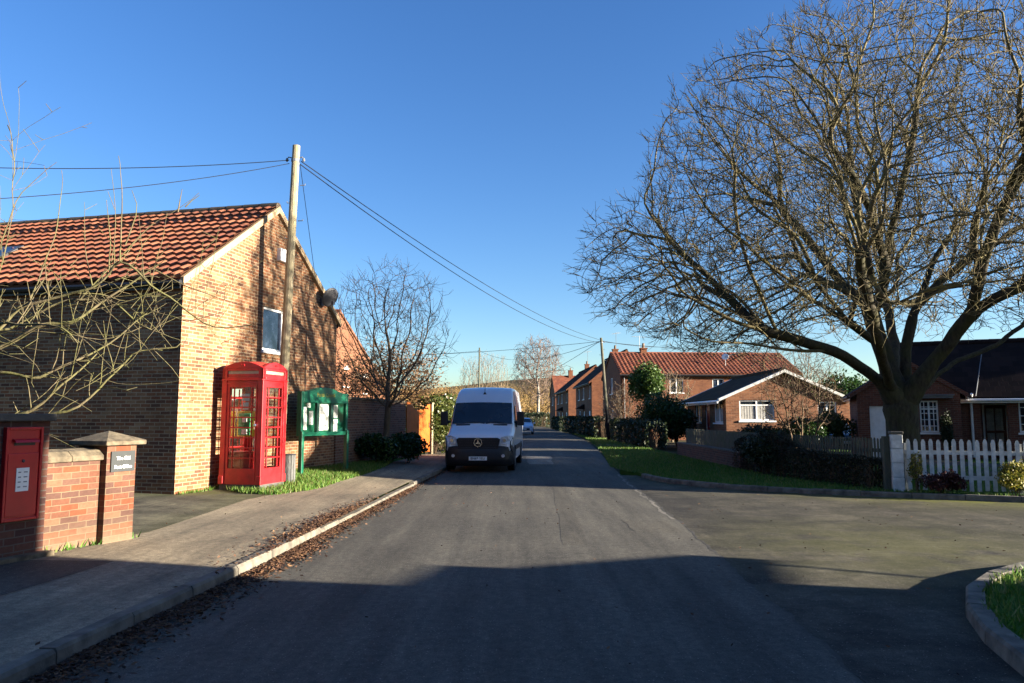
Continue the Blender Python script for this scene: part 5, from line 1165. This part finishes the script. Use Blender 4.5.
# ---- the big bare tree on the right
rg = np.random.default_rng(12); TY = 19.0; TS = 1.17
big = thing('bare_tree', (0, 0, 0), 0, 'huge spreading bare tree with a thick trunk behind the picket fences', 'tree')
N0 = [np.array([*A(904, 492, TY)[:1], TY, -.05])]; PA = [-1]
def px3(px, py, dy=0.0): x, z = A(px, py, TY + dy * TS); return (x, TY + dy * TS, z)
f1 = polyline(N0, PA, [px3(904, 465), px3(903, 430), px3(901, 408)], 0, .25)
fork = f1
e = polyline(N0, PA, [px3(892, 392, -.1), px3(867, 371, -.3), px3(835, 351, -.6), px3(800, 340, -.8), px3(760, 330, -1.0), px3(725, 317, -1.2), px3(690, 299, -1.4), px3(652, 284, -1.5), px3(618, 272, -1.6)], fork, .25, .02, rg)
q = nearest(N0, px3(835, 351, -.6)); polyline(N0, PA, [px3(795, 350, -1.0), px3(750, 344, -1.6), px3(712, 342, -2.0), px3(690, 331, -2.2), px3(668, 322, -2.4)], q, .25, .02, rg)
q = nearest(N0, px3(760, 330, -1)); polyline(N0, PA, [px3(730, 300, -.6), px3(700, 268, -.3), px3(668, 240, -.2), px3(645, 205, -.2)], q, .25, .032, rg)
e2 = polyline(N0, PA, [px3(893, 385, .1), px3(881, 348, .3), px3(872, 312, .4), px3(865, 270, .6), px3(861, 228, .8), px3(852, 170, 1.0), px3(846, 110, 1.2), px3(840, 70, 1.3)], fork, .25, .032, rg)
q = nearest(N0, px3(874, 318, .4)); polyline(N0, PA, [px3(850, 292, 1.0), px3(826, 265, 1.6), px3(800, 230, 2.2), px3(768, 195, 2.8), px3(738, 150, 3.2), px3(715, 115, 3.4)], q, .25, .032, rg)
q = nearest(N0, px3(881, 348, .3)); polyline(N0, PA, [px3(850, 322, -.5), px3(812, 300, -1.2), px3(775, 268, -1.8), px3(738, 238, -2.3), px3(705, 205, -2.6), px3(682, 165, -2.8)], q, .25, .032, rg)
q = nearest(N0, px3(872, 312, .4)); polyline(N0, PA, [px3(884, 282, 0), px3(888, 240, -.3), px3(900, 195, -.6), px3(913, 140, -.9), px3(920, 85, -1.0)], q, .25, .032, rg)
q = nearest(N0, px3(886, 262, -.2)); polyline(N0, PA, [px3(872, 215, -1.2), px3(850, 170, -1.8), px3(815, 120, -2.2), px3(790, 80, -2.4)], q, .25, .032, rg)
b4 = polyline(N0, PA, [px3(906, 375, .2), px3(905, 350, .3)], fork, .25, .02, rg)
polyline(N0, PA, [px3(918, 306, .5), px3(941, 281, .6), px3(969, 258, .8), px3(1011, 233, 1.0), px3(1060, 205, 1.2), px3(1090, 185, 1.3)], b4, .25, .032, rg)
q = nearest(N0, px3(912, 322, .4)); polyline(N0, PA, [px3(937, 253, 1.4), px3(976, 200, 2.0), px3(1000, 150, 2.4), px3(1008, 110, 2.6)], q, .25, .032, rg)
b5 = polyline(N0, PA, [px3(916, 385, -.2), px3(941, 351, -.5), px3(969, 316, -.9), px3(997, 295, -1.3), px3(1040, 280, -1.6), px3(1090, 250, -1.8)], fork, .25, .032, rg)
polyline(N0, PA, [px3(925, 386, .3), px3(958, 360, .8), px3(997, 345, 1.2), px3(1030, 320, 1.6), px3(1080, 300, 2.0), px3(1130, 270, 2.2)], fork, .25, .032, rg)
q = nearest(N0, px3(969, 316, -.9)); polyline(N0, PA, [px3(985, 250, -2.0), px3(1010, 195, -2.8), px3(1040, 140, -3.2)], q, .25, .032, rg)
q = nearest(N0, px3(892, 392, -.1)); polyline(N0, PA, [px3(880, 350, -1.4), px3(866, 290, -2.6), px3(850, 220, -3.6), px3(835, 160, -4.2)], q, .25, .032, rg)
q = nearest(N0, px3(893, 385, .1)); polyline(N0, PA, [px3(895, 352, 1.5), px3(888, 310, 3.0), px3(880, 270, 4.2), px3(872, 230, 5.0)], q, .25, .032, rg)
sil = [(573, 282), (577, 258), (592, 222), (640, 188), (650, 120), (690, 78), (745, 32), (830, -2), (920, -10), (975, 2), (1030, 50), (1100, 105), (1165, 190), (1190, 260), (1140, 318), (1000, 300), (930, 285), (850, 312), (790, 352), (700, 350), (640, 330), (600, 310)]
cX, cZ0 = A(904, 400, TY)
def incrown(p, m=1.0):
    dy = (p[1] - TY) / 6.5
    if abs(dy) > .97: return False
    k = sqrt(1 - dy * dy * .96); X = cX + (p[0] - cX) / k * m; Z = 3.5 + (p[2] - 3.5) / (.45 + .55 * k) * (m if p[2] > 3.5 else 1)
    t_ = TY; yy_ = TY * cos(PITCH) + (Z - EYE) * sin(PITCH); zz_ = -TY * sin(PITCH) + (Z - EYE) * cos(PITCH)
    return inpoly(512 + FPX * X / yy_, 341.5 - FPX * zz_ / yy_, sil)
limbn = len(N0)
for gen, (pr, l0, l1) in enumerate(((.55, 1.9, 4.2), (.25, .9, 2.1))):
    for i in range(fork + 6, len(N0)):
        if rg.random() > pr: continue
        p = np.array(N0[i]); d = p - np.array(N0[PA[i]]); d /= np.linalg.norm(d) + 1e-9
        o_ = p - np.array([cX, TY, 2.4]); o_ /= np.linalg.norm(o_) + 1e-9
        v = d * .55 + o_ * .75 + rg.normal(size=3) * .36 + np.array([0, 0, .12]); v /= np.linalg.norm(v)
        if abs(np.dot(v, d)) > .93: continue
        L = rg.uniform(l0, l1); last = i; q = p
        for _ in range(int(L / .2)):
            v = v + rg.normal(size=3) * .17 + o_ * .05 + np.array([0, 0, .03]); v /= np.linalg.norm(v); q = q + v * .2
            if not incrown(q, 1.06): break
            N0.append(q); PA.append(last); last = len(N0) - 1
att = []
while len(att) < 15000:
    x, y = rg.uniform(570, 1215), rg.uniform(-40, 355)
    if not inpoly(x, y, sil): continue
    X, Z = A(x, y, TY); dy = rg.uniform(-1, 1); k = sqrt(1 - dy * dy * .96); X = cX + (X - cX) * k; Z = 3.5 + (Z - 3.5) * (.45 + .55 * k)
    Y = TY + dy * 6.5; Z = 3.0 + (Z - 3.0) * min(1, .25 + .75 * Y / TY)
    if math.hypot(X - cX, Y - TY) < 1.4 and Z < 5.6: continue
    if rg.random() > .35 + .65 * min(1, math.hypot(X - cX, (Z - 3.6) * 1.1, Y - TY) / 5.8): continue
    att.append((X, Y, Z))
pos, par = colonize(N0, PA, att, .19, 1.7, .27, 110, .13, .05, rg, np.array([cX, TY, 2.2]))
rad = radii(par, .0078, 2.12)
rad = np.array(rad); rmx = rad[0]
for i in range(len(rad)):
    if rad[i] > .045: rad[i] = .045 + (.23 - .045) * min(1, (rad[i] - .045) / (rmx * .55)) ** .85
for i in range(fork + 1): rad[i] = .41 - .03 * i / fork
fk = np.array(pos[fork])
for i in range(fork + 1, len(rad)):
    if rad[i] > .08: rad[i] = max(rad[i], min(.36, rad[i] * 2.0) - .12 * np.linalg.norm(np.array(pos[i]) - fk))
rad[0] = .60; rad[1] = .49; rad[2] = .44; rad[fork] = .42
print('big tree nodes', len(pos))
tw = twigs(pos, par, rad, .0145, 4, .46, .0064, .2, rg, 0, .42, np.array([cX, TY, 2.2]))
print('twigs', len(tw))
tree_mesh(big, pos, par, rad, .06, M['bark_big'], M['twig_big'], tw)

# ---- pruned garden tree at the left edge
rg = np.random.default_rng(5); LY = 9.6
lt = thing('bare_tree', (0, 0, 0), 0, 'lichen-green bare garden tree with upright shoots rising behind the post box', 'tree')
def p9(px, py, dy=0.0): x, z = A(px, py, LY + dy); return (x, LY + dy, z)
N1 = [np.array([-7.0, LY, .1])]; P1 = [-1]; br_ = []
f = polyline(N1, P1, [(-6.95, LY, 1.0), p9(-60, 430), p9(-50, 390)], 0, .2, .01, rg)
limbs = [([p9(-20, 360), p9(0, 348), p9(40, 325), p9(70, 323), p9(100, 305, .2), p9(130, 283, .3), p9(160, 262, .3)], .045), ([p9(-20, 420), p9(20, 415), p9(45, 402), p9(70, 378), p9(100, 352, .2)], .05), ([p9(0, 372), p9(30, 378), p9(50, 372), p9(98, 352, .3), p9(120, 335, .4), p9(150, 310, .5)], .03),
         ([p9(0, 430, .2), p9(45, 415, .2), p9(78, 408, .2), p9(100, 388, .3), p9(112, 372, .3), p9(140, 350, .4), p9(178, 348, .5), p9(182, 340, .5)], .035), ([p9(-10, 340, -.3), p9(20, 305, -.3), p9(50, 300, -.3), p9(95, 288, -.3), p9(120, 260, -.4), p9(150, 285, -.4), p9(185, 312, -.3), p9(215, 330, -.3), p9(250, 325, -.3)], .03),
         ([p9(-30, 330, .3), p9(10, 330, .4), p9(60, 300, .5), p9(110, 300, .5), p9(150, 330, .5), p9(180, 340, .4)], .03), ([p9(-20, 300, .3), p9(0, 270, .3), p9(12, 220, .3), p9(14, 160, .3), p9(8, 125, .3)], .010), ([p9(-10, 350, -.4), p9(0, 320, -.4), p9(30, 325, -.6), p9(62, 325, -.7), p9(80, 345, -.7)], .035)]
segs = []
def limb(pts, r0, r1=.008, sub=True, jit=.02):
    P = [Vector(pts[0])]
    for a, b in zip(pts, pts[1:]):
        a, b = Vector(a), Vector(b); n = max(1, int((b - a).length / .12))
        for k in range(1, n + 1): P.append(a.lerp(b, k / n) + Vector(rg.normal(size=3) * jit))
    P = [P[0]] + [P[k] * .5 + (P[k - 1] + P[k + 1]) * .25 for k in range(1, len(P) - 1)] + [P[-1]]
    r = [r0 + (r1 - r0) * k / (len(P) - 1) for k in range(len(P))]; segs.append((P, r)); return P, r
trunk = MB(); trunk.tube([(-7.0, LY, -.1), (-6.98, LY, .9), Vector(p9(-60, 430)), Vector(p9(-50, 390))], [.16, .14, .12, .1], 10)
for pts, r0 in limbs:
    P, r = limb([p9(-50, 390)] + pts, r0 * .85, .008)
    for k in range(6, len(P) - 1):
        if P[k].x < -7.2 and rg.random() < .5: continue
        if rg.random() < .42:                                  # upright water shoots
            L = rg.uniform(.25, 1.15) * (1 if rg.random() < .72 else .5); d = Vector((rg.normal() * .28, rg.normal() * .25, 1)).normalized()
            s_ = P[k]; bend = Vector((rg.normal() * .2, rg.normal() * .2, .2)); pts2 = [s_, s_ + d * L * .35, s_ + d * L * .7 + bend * .12, s_ + d * L + bend * .3]
            Q, rr = limb(pts2, min(r[k] * .5, .010), .003, jit=.012)
            for j in range(2, len(Q), 3):
                if rg.random() < .55: dd = Vector((rg.normal(), rg.normal(), .6 + .6 * rg.random())).normalized(); limb([Q[j], Q[j] + dd * rg.uniform(.08, .35)], .005, .0035, jit=.004)
        for _q in range(int(rg.random() < .55) + int(rg.random() < .2)):                                  # side shoots, many arching right and down
            d = Vector((.6 + rg.normal() * .6, rg.normal() * .6, rg.normal() * .45 + .1)).normalized(); L = rg.uniform(.3, 1.1); s_ = P[k]
            Q, rr = limb([s_, s_ + d * L * .5, s_ + d * L + Vector((0, 0, rg.normal() * .14))], min(r[k] * .4, .008), .003, jit=.014)
            for j in range(3, len(Q), 2):
                if rg.random() < .6: dd = Vector((rg.normal() + .2, rg.normal(), rg.normal() * .6 + .45)).normalized(); limb([Q[j], Q[j] + dd * rg.uniform(.07, .3)], .0055, .0035, jit=.004)
for pts in ([p9(155, 270, .3), p9(190, 288, .3), p9(240, 305, .3)], [p9(150, 310, .5), p9(185, 322, .3), p9(225, 312, .3)], [p9(120, 262), p9(123, 200), p9(119, 155)], [p9(110, 275), p9(108, 220), p9(107, 200)], [p9(125, 245), p9(140, 205), p9(132, 190)], [p9(30, 300), p9(55, 235), p9(64, 180), (p9(62, 170))], [p9(0, 250), p9(15, 200), p9(38, 178), p9(55, 162)], [p9(178, 212, .3), p9(182, 190, .3)], [p9(185, 207, .3), p9(200, 195, .3)], [p9(80, 300, .3), p9(150, 225, .5), p9(200, 195, .5)]):
    limb(pts, .012, .004, jit=.01)
cr = MB()
for P, r in segs: cr.tube(P, r, 5 if r[0] > .02 else 3, False)
trunk.build('trunk', M['bark_lime'], lt, smooth=True, uv=False); cr.build('crown', M['bark_lime'], lt, smooth=True, uv=False); print('left tree', len(segs))

# ---- generic winter tree by colonisation in an ellipsoid
def wintertree(label, base, H, trunk_h, rx, rz_, cz, n, D, tip, seed, mt, mc, name='bare_tree', per=2, ln=.4, lean=(0, 0), droop=0.0, rbase=None, up=.1, leaves=None, group=None, twr=None, cone=0.0, multi=1, split=.04):
    rg = np.random.default_rng(seed); t = thing(name, (0, 0, 0), 0, label, 'tree', group); b = np.array(base, float)
    nodes = [b - np.array([0, 0, .15])]; par = [-1]
    for k in range(multi):
        lx = lean[0] + (rg.normal() * .25 * (multi > 1)); ly = lean[1] + (rg.normal() * .25 * (multi > 1))
        polyline(nodes, par, [(b[0] + lx * .4, b[1] + ly * .4, b[2] + trunk_h * .55), (b[0] + lx, b[1] + ly, b[2] + trunk_h)], 0, D, .01 * H / 6, rg)
    att = []
    while len(att) < n:
        v = rg.uniform(-1, 1, 3)
        if np.linalg.norm(v) > 1 : continue
        s = 1 - cone * max(0, v[2])
        att.append((b[0] + lean[0] + v[0] * rx * s, b[1] + lean[1] + v[1] * rx * s, b[2] + cz + v[2] * rz_))
    pos, par = colonize(nodes, par, att, D, D * 14, D * 1.5, 90, .22, up, rg); rad = radii(par, tip, 2.25, rbase)
    tw = twigs(pos, par, rad, twr or tip * 1.9, per, ln, tip * .75, up * 2, rg, droop)
    tree_mesh(t, pos, par, rad, split, mt, mc, tw)
    if leaves is not None:
        P = np.array([p for p, r in zip(pos, rad) if r < tip * 3 and p[2] < b[2] + leaves[2]]); P = P[rg.choice(len(P), leaves[0])] + rg.normal(size=(leaves[0], 3)) * leaves[3]
        V, F = leafquads(P, leaves[1]); npmesh('dry_leaves', V, F, M[leaves[4]], t)
    return t
wintertree('young bare tree with reddish twigs in front of the shaded garden wall', (-3.92, 23.3, .2), 6.2, 1.7, 2.0, 2.25, 3.9, 900, .15, .0065, 21, M['bark_mid'], M['bark_mid'], per=3, ln=.5, up=.2, rbase=.10, lean=(.1, 0))
wintertree('brown leafed tree behind the garden wall, behind the young bare tree', (-4.9, 29.5, .2), 4, 1.0, 2.2, 1.25, 2.9, 500, .2, .009, 22, M['bark_mid'], M['bark_mid'], per=2, ln=.4, rbase=.1, leaves=(5200, .055, 9, .28, 'leaf_brown'))
wintertree('tall birch with drooping reddish twigs at the bend of the road', (4.9, 140, -.1), 16.5, 6.5, 4.6, 6.2, 10.4, 1100, .55, .035, 23, M['bark_birch'], M['twig_birch'], name='birch_tree', per=4, ln=2.3, up=.05, droop=1.6, rbase=.26, split=.13)
for i, (px_, h_, w_, lb) in enumerate(((470, 359, 2.3, 'leftmost pale bare poplar far beyond the van'), (482, 353, 2.4, 'pale bare poplar just behind the far telegraph pole'), (491, 357, 2.2, 'third pale bare poplar, right of the far telegraph pole'), (502, 358, 1.7, 'slim bare poplar standing apart right of the other poplars'))):
    x, z = A(px_, h_, 150); wintertree(lb, (x, 150, 0), z, z * .3, w_ * .9, z * .38, z * .6, 520, .5, .022, 30 + i, M['twig_pale'], M['twig_pale'], name='poplar_tree', per=3, ln=1.8, up=.6, rbase=.13, group='poplars beyond the road bend', split=.1)
wintertree('bare twiggy shrub tree in front of the bungalow gable', (10.3, 27.0, .1), 3.6, .7, 1.5, 1.35, 2.15, 600, .12, .008, 41, M['bark_mid'], M['bark_mid'], per=3, ln=.35, rbase=.06, multi=3, up=.15, leaves=(500, .03, 9, .05, 'leaf_ivy'))
wintertree('tangled bare shrub beside the long house gable', (7.3, 50.5, .1), 3.8, .6, 1.5, 1.6, 2.0, 420, .2, .012, 42, M['twig_pale'], M['twig_pale'], per=3, ln=.5, rbase=.06, multi=3, up=.2, leaves=(900, .06, 9, .1, 'leaf_brown'))
wintertree('feathery bare tree in front of the long house wall', (10.6, 50, .1), 4.6, .8, 1.6, 1.9, 2.6, 420, .2, .012, 43, M['twig_pale'], M['twig_pale'], per=3, ln=.55, rbase=.08, multi=2, up=.2, leaves=(500, .06, 9, .1, 'leaf_ivy'))
wintertree('bare tree showing above the bungalow roof on its right', (17.5, 46, .1), 6, 1.6, 2.8, 2.3, 4.0, 700, .22, .009, 44, M['bark_mid'], M['bark_mid'], per=4, ln=.6, rbase=.09, up=.15)

# ---- bushes, hedges, evergreens
def bush(name, label, cat, c, r, n, size, mat, seed, stems=5, group=None, lumps=7, hollow=.5, stemmat='bark_mid'):
    t = thing(name, (c[0], c[1], c[2]), 0, label, cat, group)
    P = blob((0, 0, r[2] * .95), r, n, lumps, hollow, seed); P = P[P[:, 2] > .03]
    V, F = leafquads(P, size); npmesh('foliage', V, F, M[mat], t)
    rr = random.Random(seed); m = MB()
    for k in range(stems):
        a = rr.uniform(0, 6.28); d = rr.uniform(.2, .7); e = (r[0] * d * cos(a), r[1] * d * sin(a), r[2] * rr.uniform(1.0, 1.6)); m.tube([(e[0] * .1, e[1] * .1, -.1), (e[0] * .5, e[1] * .5, e[2] * .5), e], [.03 * r[2], .022 * r[2], .008], 5)
    m.build('stems', M[stemmat], t, uv=False); return t
def hedge(name, label, pts, h, wd, n, size, mat, seed, z=.05, lump=.12, core='leaf_hedge', tops=None):
    rg = np.random.default_rng(seed); t = thing(name, (0, 0, 0), 0, label, 'hedge'); P3 = []; pts = [np.array(p, float) for p in pts]
    L = [np.linalg.norm(b - a) for a, b in zip(pts, pts[1:])]; Lt = sum(L); cum = np.cumsum([0] + L)
    s = rg.uniform(0, Lt, n); k = np.clip(np.searchsorted(cum, s) - 1, 0, len(L) - 1)
    A0 = np.array([pts[i] for i in k]); B0 = np.array([pts[i + 1] for i in k]); f = ((s - cum[k]) / np.array(L)[k])[:, None]; C = A0 + (B0 - A0) * f
    d = (B0 - A0); d /= np.linalg.norm(d, axis=1)[:, None]; nr = np.stack([-d[:, 1], d[:, 0]], 1)
    hh = h if tops is None else np.interp(s / Lt, [q[0] for q in tops], [q[1] for q in tops])
    wob = 1 + lump * (np.sin(s * 2.1 + seed) + .6 * np.sin(s * 5.3 + 1.3 * seed))
    u = rg.uniform(-1, 1, n); v = rg.uniform(0, 1, n); shell = rg.random(n)
    top = shell < .36; sd_ = ~top
    u[sd_] = np.sign(u[sd_]) * rg.uniform(.72, 1.06, sd_.sum()); v[top] = rg.uniform(.82, 1.05, top.sum())
    edge = 1 - .18 * np.maximum(0, v - .75) / .25
    P = np.stack([C[:, 0] + nr[:, 0] * u * wd / 2 * edge * wob, C[:, 1] + nr[:, 1] * u * wd / 2 * edge * wob, z + v * hh * (1 + .5 * (wob - 1))], 1)
    V, F = leafquads(P, size); npmesh('foliage', V, F, M[mat], t)
    m = MB(); N = int(Lt / .35)
    rr = random.Random(seed)
    for j in range(N):                                          # inner stems and branches
        sj = (j + rr.random()) * Lt / N; kk = min(len(L) - 1, max(0, int(np.searchsorted(cum, sj) - 1))); ff = (sj - cum[kk]) / L[kk]; c = pts[kk] + (pts[kk + 1] - pts[kk]) * ff
        H_ = h if tops is None else float(np.interp(sj / Lt, [q[0] for q in tops], [q[1] for q in tops]))
        for q in range(4): m.tube([(c[0], c[1], z - .1), (c[0] + rr.uniform(-.1, .1), c[1] + rr.uniform(-.1, .1), z + H_ * .4), (c[0] + rr.uniform(-.25, .25), c[1] + rr.uniform(-.25, .25), z + H_ * .92)], [.022, .016, .006], 4)
    m.build('stems', M['bark_mid'], t, uv=False); return t
bush('laurel_bush', 'dark laurel bush at the foot of the young bare tree, left of its stem', 'bush', (-4.05, 22.4, .2), (.65, .6, .55), 2600, .055, 'leaf_laurel', 3)
bush('laurel_bush', 'larger dark laurel bush right of the young bare tree', 'bush', (-3.3, 23.9, .18), (.75, .8, .5), 3600, .055, 'leaf_laurel', 4)
hedge('hedge', 'tall glossy ivy hedge between the orange gate post and the van', [(-3.35, 30.0), (-2.75, 34), (-2.2, 39.5)], 2.15, 1.3, 9500, .075, 'leaf_ivy', 6, .15, .14)
bush('evergreen_bush', 'rounded green hedge end right beside the orange gate post', 'bush', (-3.05, 30.2, .15), (.75, .8, 1.1), 4600, .065, 'leaf_ivy', 9)
hedge('hedge', 'long dark hedge beyond the van on the left side of the road', [(-2.0, 42), (-1.0, 55), (-.6, 75)], 2.2, 1.4, 7000, .11, 'leaf_brown', 16, .1, .12)
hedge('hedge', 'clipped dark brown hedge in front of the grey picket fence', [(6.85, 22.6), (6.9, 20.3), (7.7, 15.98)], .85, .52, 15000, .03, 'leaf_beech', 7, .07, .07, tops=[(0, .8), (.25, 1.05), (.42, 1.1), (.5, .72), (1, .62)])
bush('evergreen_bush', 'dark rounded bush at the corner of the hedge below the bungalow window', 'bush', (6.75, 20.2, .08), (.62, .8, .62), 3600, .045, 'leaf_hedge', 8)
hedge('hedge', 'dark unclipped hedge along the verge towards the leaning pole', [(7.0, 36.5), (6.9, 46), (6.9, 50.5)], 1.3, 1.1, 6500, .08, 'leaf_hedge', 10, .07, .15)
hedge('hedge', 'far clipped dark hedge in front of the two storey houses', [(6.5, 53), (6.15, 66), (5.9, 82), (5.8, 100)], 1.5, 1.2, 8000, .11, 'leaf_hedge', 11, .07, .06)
hedge('hedge', 'farthest dark hedge closing the view at the bend of the road', [(5.5, 124), (2.5, 143), (-3, 160)], 2.2, 1.8, 5000, .17, 'leaf_hedge', 12, 0, .1)
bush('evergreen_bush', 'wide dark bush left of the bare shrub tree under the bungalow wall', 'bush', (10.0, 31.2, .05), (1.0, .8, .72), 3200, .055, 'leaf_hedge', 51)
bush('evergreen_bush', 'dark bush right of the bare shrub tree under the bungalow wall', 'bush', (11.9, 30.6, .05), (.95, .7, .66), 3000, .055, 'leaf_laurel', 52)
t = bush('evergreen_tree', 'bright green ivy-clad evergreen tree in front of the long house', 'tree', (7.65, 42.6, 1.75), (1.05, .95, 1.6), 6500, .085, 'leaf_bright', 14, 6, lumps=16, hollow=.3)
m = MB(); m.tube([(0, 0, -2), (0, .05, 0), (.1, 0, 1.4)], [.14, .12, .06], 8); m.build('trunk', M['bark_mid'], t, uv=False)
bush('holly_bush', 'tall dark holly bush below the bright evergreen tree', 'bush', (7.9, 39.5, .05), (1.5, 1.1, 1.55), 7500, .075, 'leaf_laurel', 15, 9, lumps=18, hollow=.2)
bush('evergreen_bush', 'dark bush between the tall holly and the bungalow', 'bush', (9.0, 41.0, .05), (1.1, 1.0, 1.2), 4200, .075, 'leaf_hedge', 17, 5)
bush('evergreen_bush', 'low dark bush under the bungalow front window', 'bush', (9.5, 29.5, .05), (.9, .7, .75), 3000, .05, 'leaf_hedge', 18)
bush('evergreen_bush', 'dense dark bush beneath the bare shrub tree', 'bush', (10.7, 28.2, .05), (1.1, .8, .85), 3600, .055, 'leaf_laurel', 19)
bush('evergreen_bush', 'yellowish green bush by the bungalow porch above the dark parked car', 'bush', (12.3, 28.9, .5), (.8, .7, .75), 2800, .06, 'leaf_green', 20)
bush('conifer_tree', 'dark conifer rising behind the bungalow and garage', 'tree', (20.2, 45, .1), (1.6, 1.6, 2.4), 5000, .11, 'leaf_laurel', 23, 6)
bush('cypress_bush', 'narrow dark upright bush beside the garage window', 'bush', (15.3, 26.6, .05), (.24, .24, .95), 2400, .035, 'leaf_hedge', 24, 3)
bush('purple_shrub', 'low dark purple shrub in front of the white picket fence', 'shrub', (8.55, 15.12, .07), (.42, .34, .26), 2600, .028, 'leaf_purple', 25)
bush('variegated_shrub', 'yellow and green shrub in front of the white picket fence', 'shrub', (9.75, 14.72, .07), (.55, .36, .36), 3800, .03, 'leaf_yellow', 26, lumps=6)
bush('climbing_shrub', 'thin leafy climber beside the white block pier', 'shrub', (8.24, 15.48, .07), (.16, .14, .5), 420, .028, 'leaf_yellow', 27, 5, hollow=.2)
hedge('hedge', 'corner hedge beside the near house, outside the picture', [(12.4, 5.2), (12.4, 6.7)], 1.4, .6, 3500, .06, 'leaf_hedge', 28, .08, .03, tops=[(0, 1.5), (1, 1.1)])
# far off wood that reads as one mass
rg = np.random.default_rng(77); C = []
for _ in range(900):
    y = 165 + 330 * rg.random() ** 1.5; x = rg.uniform(-.2, .12) * y + rg.uniform(-4, 4); 
    if x > .035 * y and y < 130: continue
    h = rg.uniform(3.5, 6.5) * (.75 + .5 * (y - 165) / 165); gz = sstep(170, 700, y) * 26 * .9; C.append((x, y, gz, h))
V_, F_, o_ = [], [], 0
for x, y, gz, h in C:
    n = 130; q = rg.normal(size=(n, 3)) * np.array([h * .3, h * .3, h * .27]) + np.array([x, y, gz + h * .52]); q[:, 2] = np.maximum(q[:, 2], gz)
    V, F = leafquads(q, .32, 0, .4); V_.append(V); F_.append(F + o_); o_ += len(V)
wo_ = npmesh('woodland', np.vstack(V_), np.vstack(F_), M['leaf_wood']); wo_['kind'] = 'stuff'
# ivy and scrub on the left behind the wall up to the bend
for i, (x, y, r, h, mt, lb) in enumerate(((-9.5, 62, 3.0, 2.6, 'leaf_wood', 'golden brown thicket behind the garden wall hedge'), (-5.5, 56, 2.4, 2.0, 'leaf_wood', 'rusty thicket left of the white van roof'), (-4.5, 75, 2.6, 2.2, 'leaf_wood', 'pale winter thicket directly beyond the van roof'), (-2.6, 105, 2.6, 2.6, 'leaf_wood', 'amber coloured thicket beyond the pale blue car'), (-1.8, 125, 3.0, 2.4, 'leaf_hedge', 'dark thicket at the left of the road bend'))):
    bush('thicket', lb, 'bush', (x, y, 0), (r, r, h * .8), 3200, .14, mt, 60 + i, 9, 'winter thickets beyond the van')
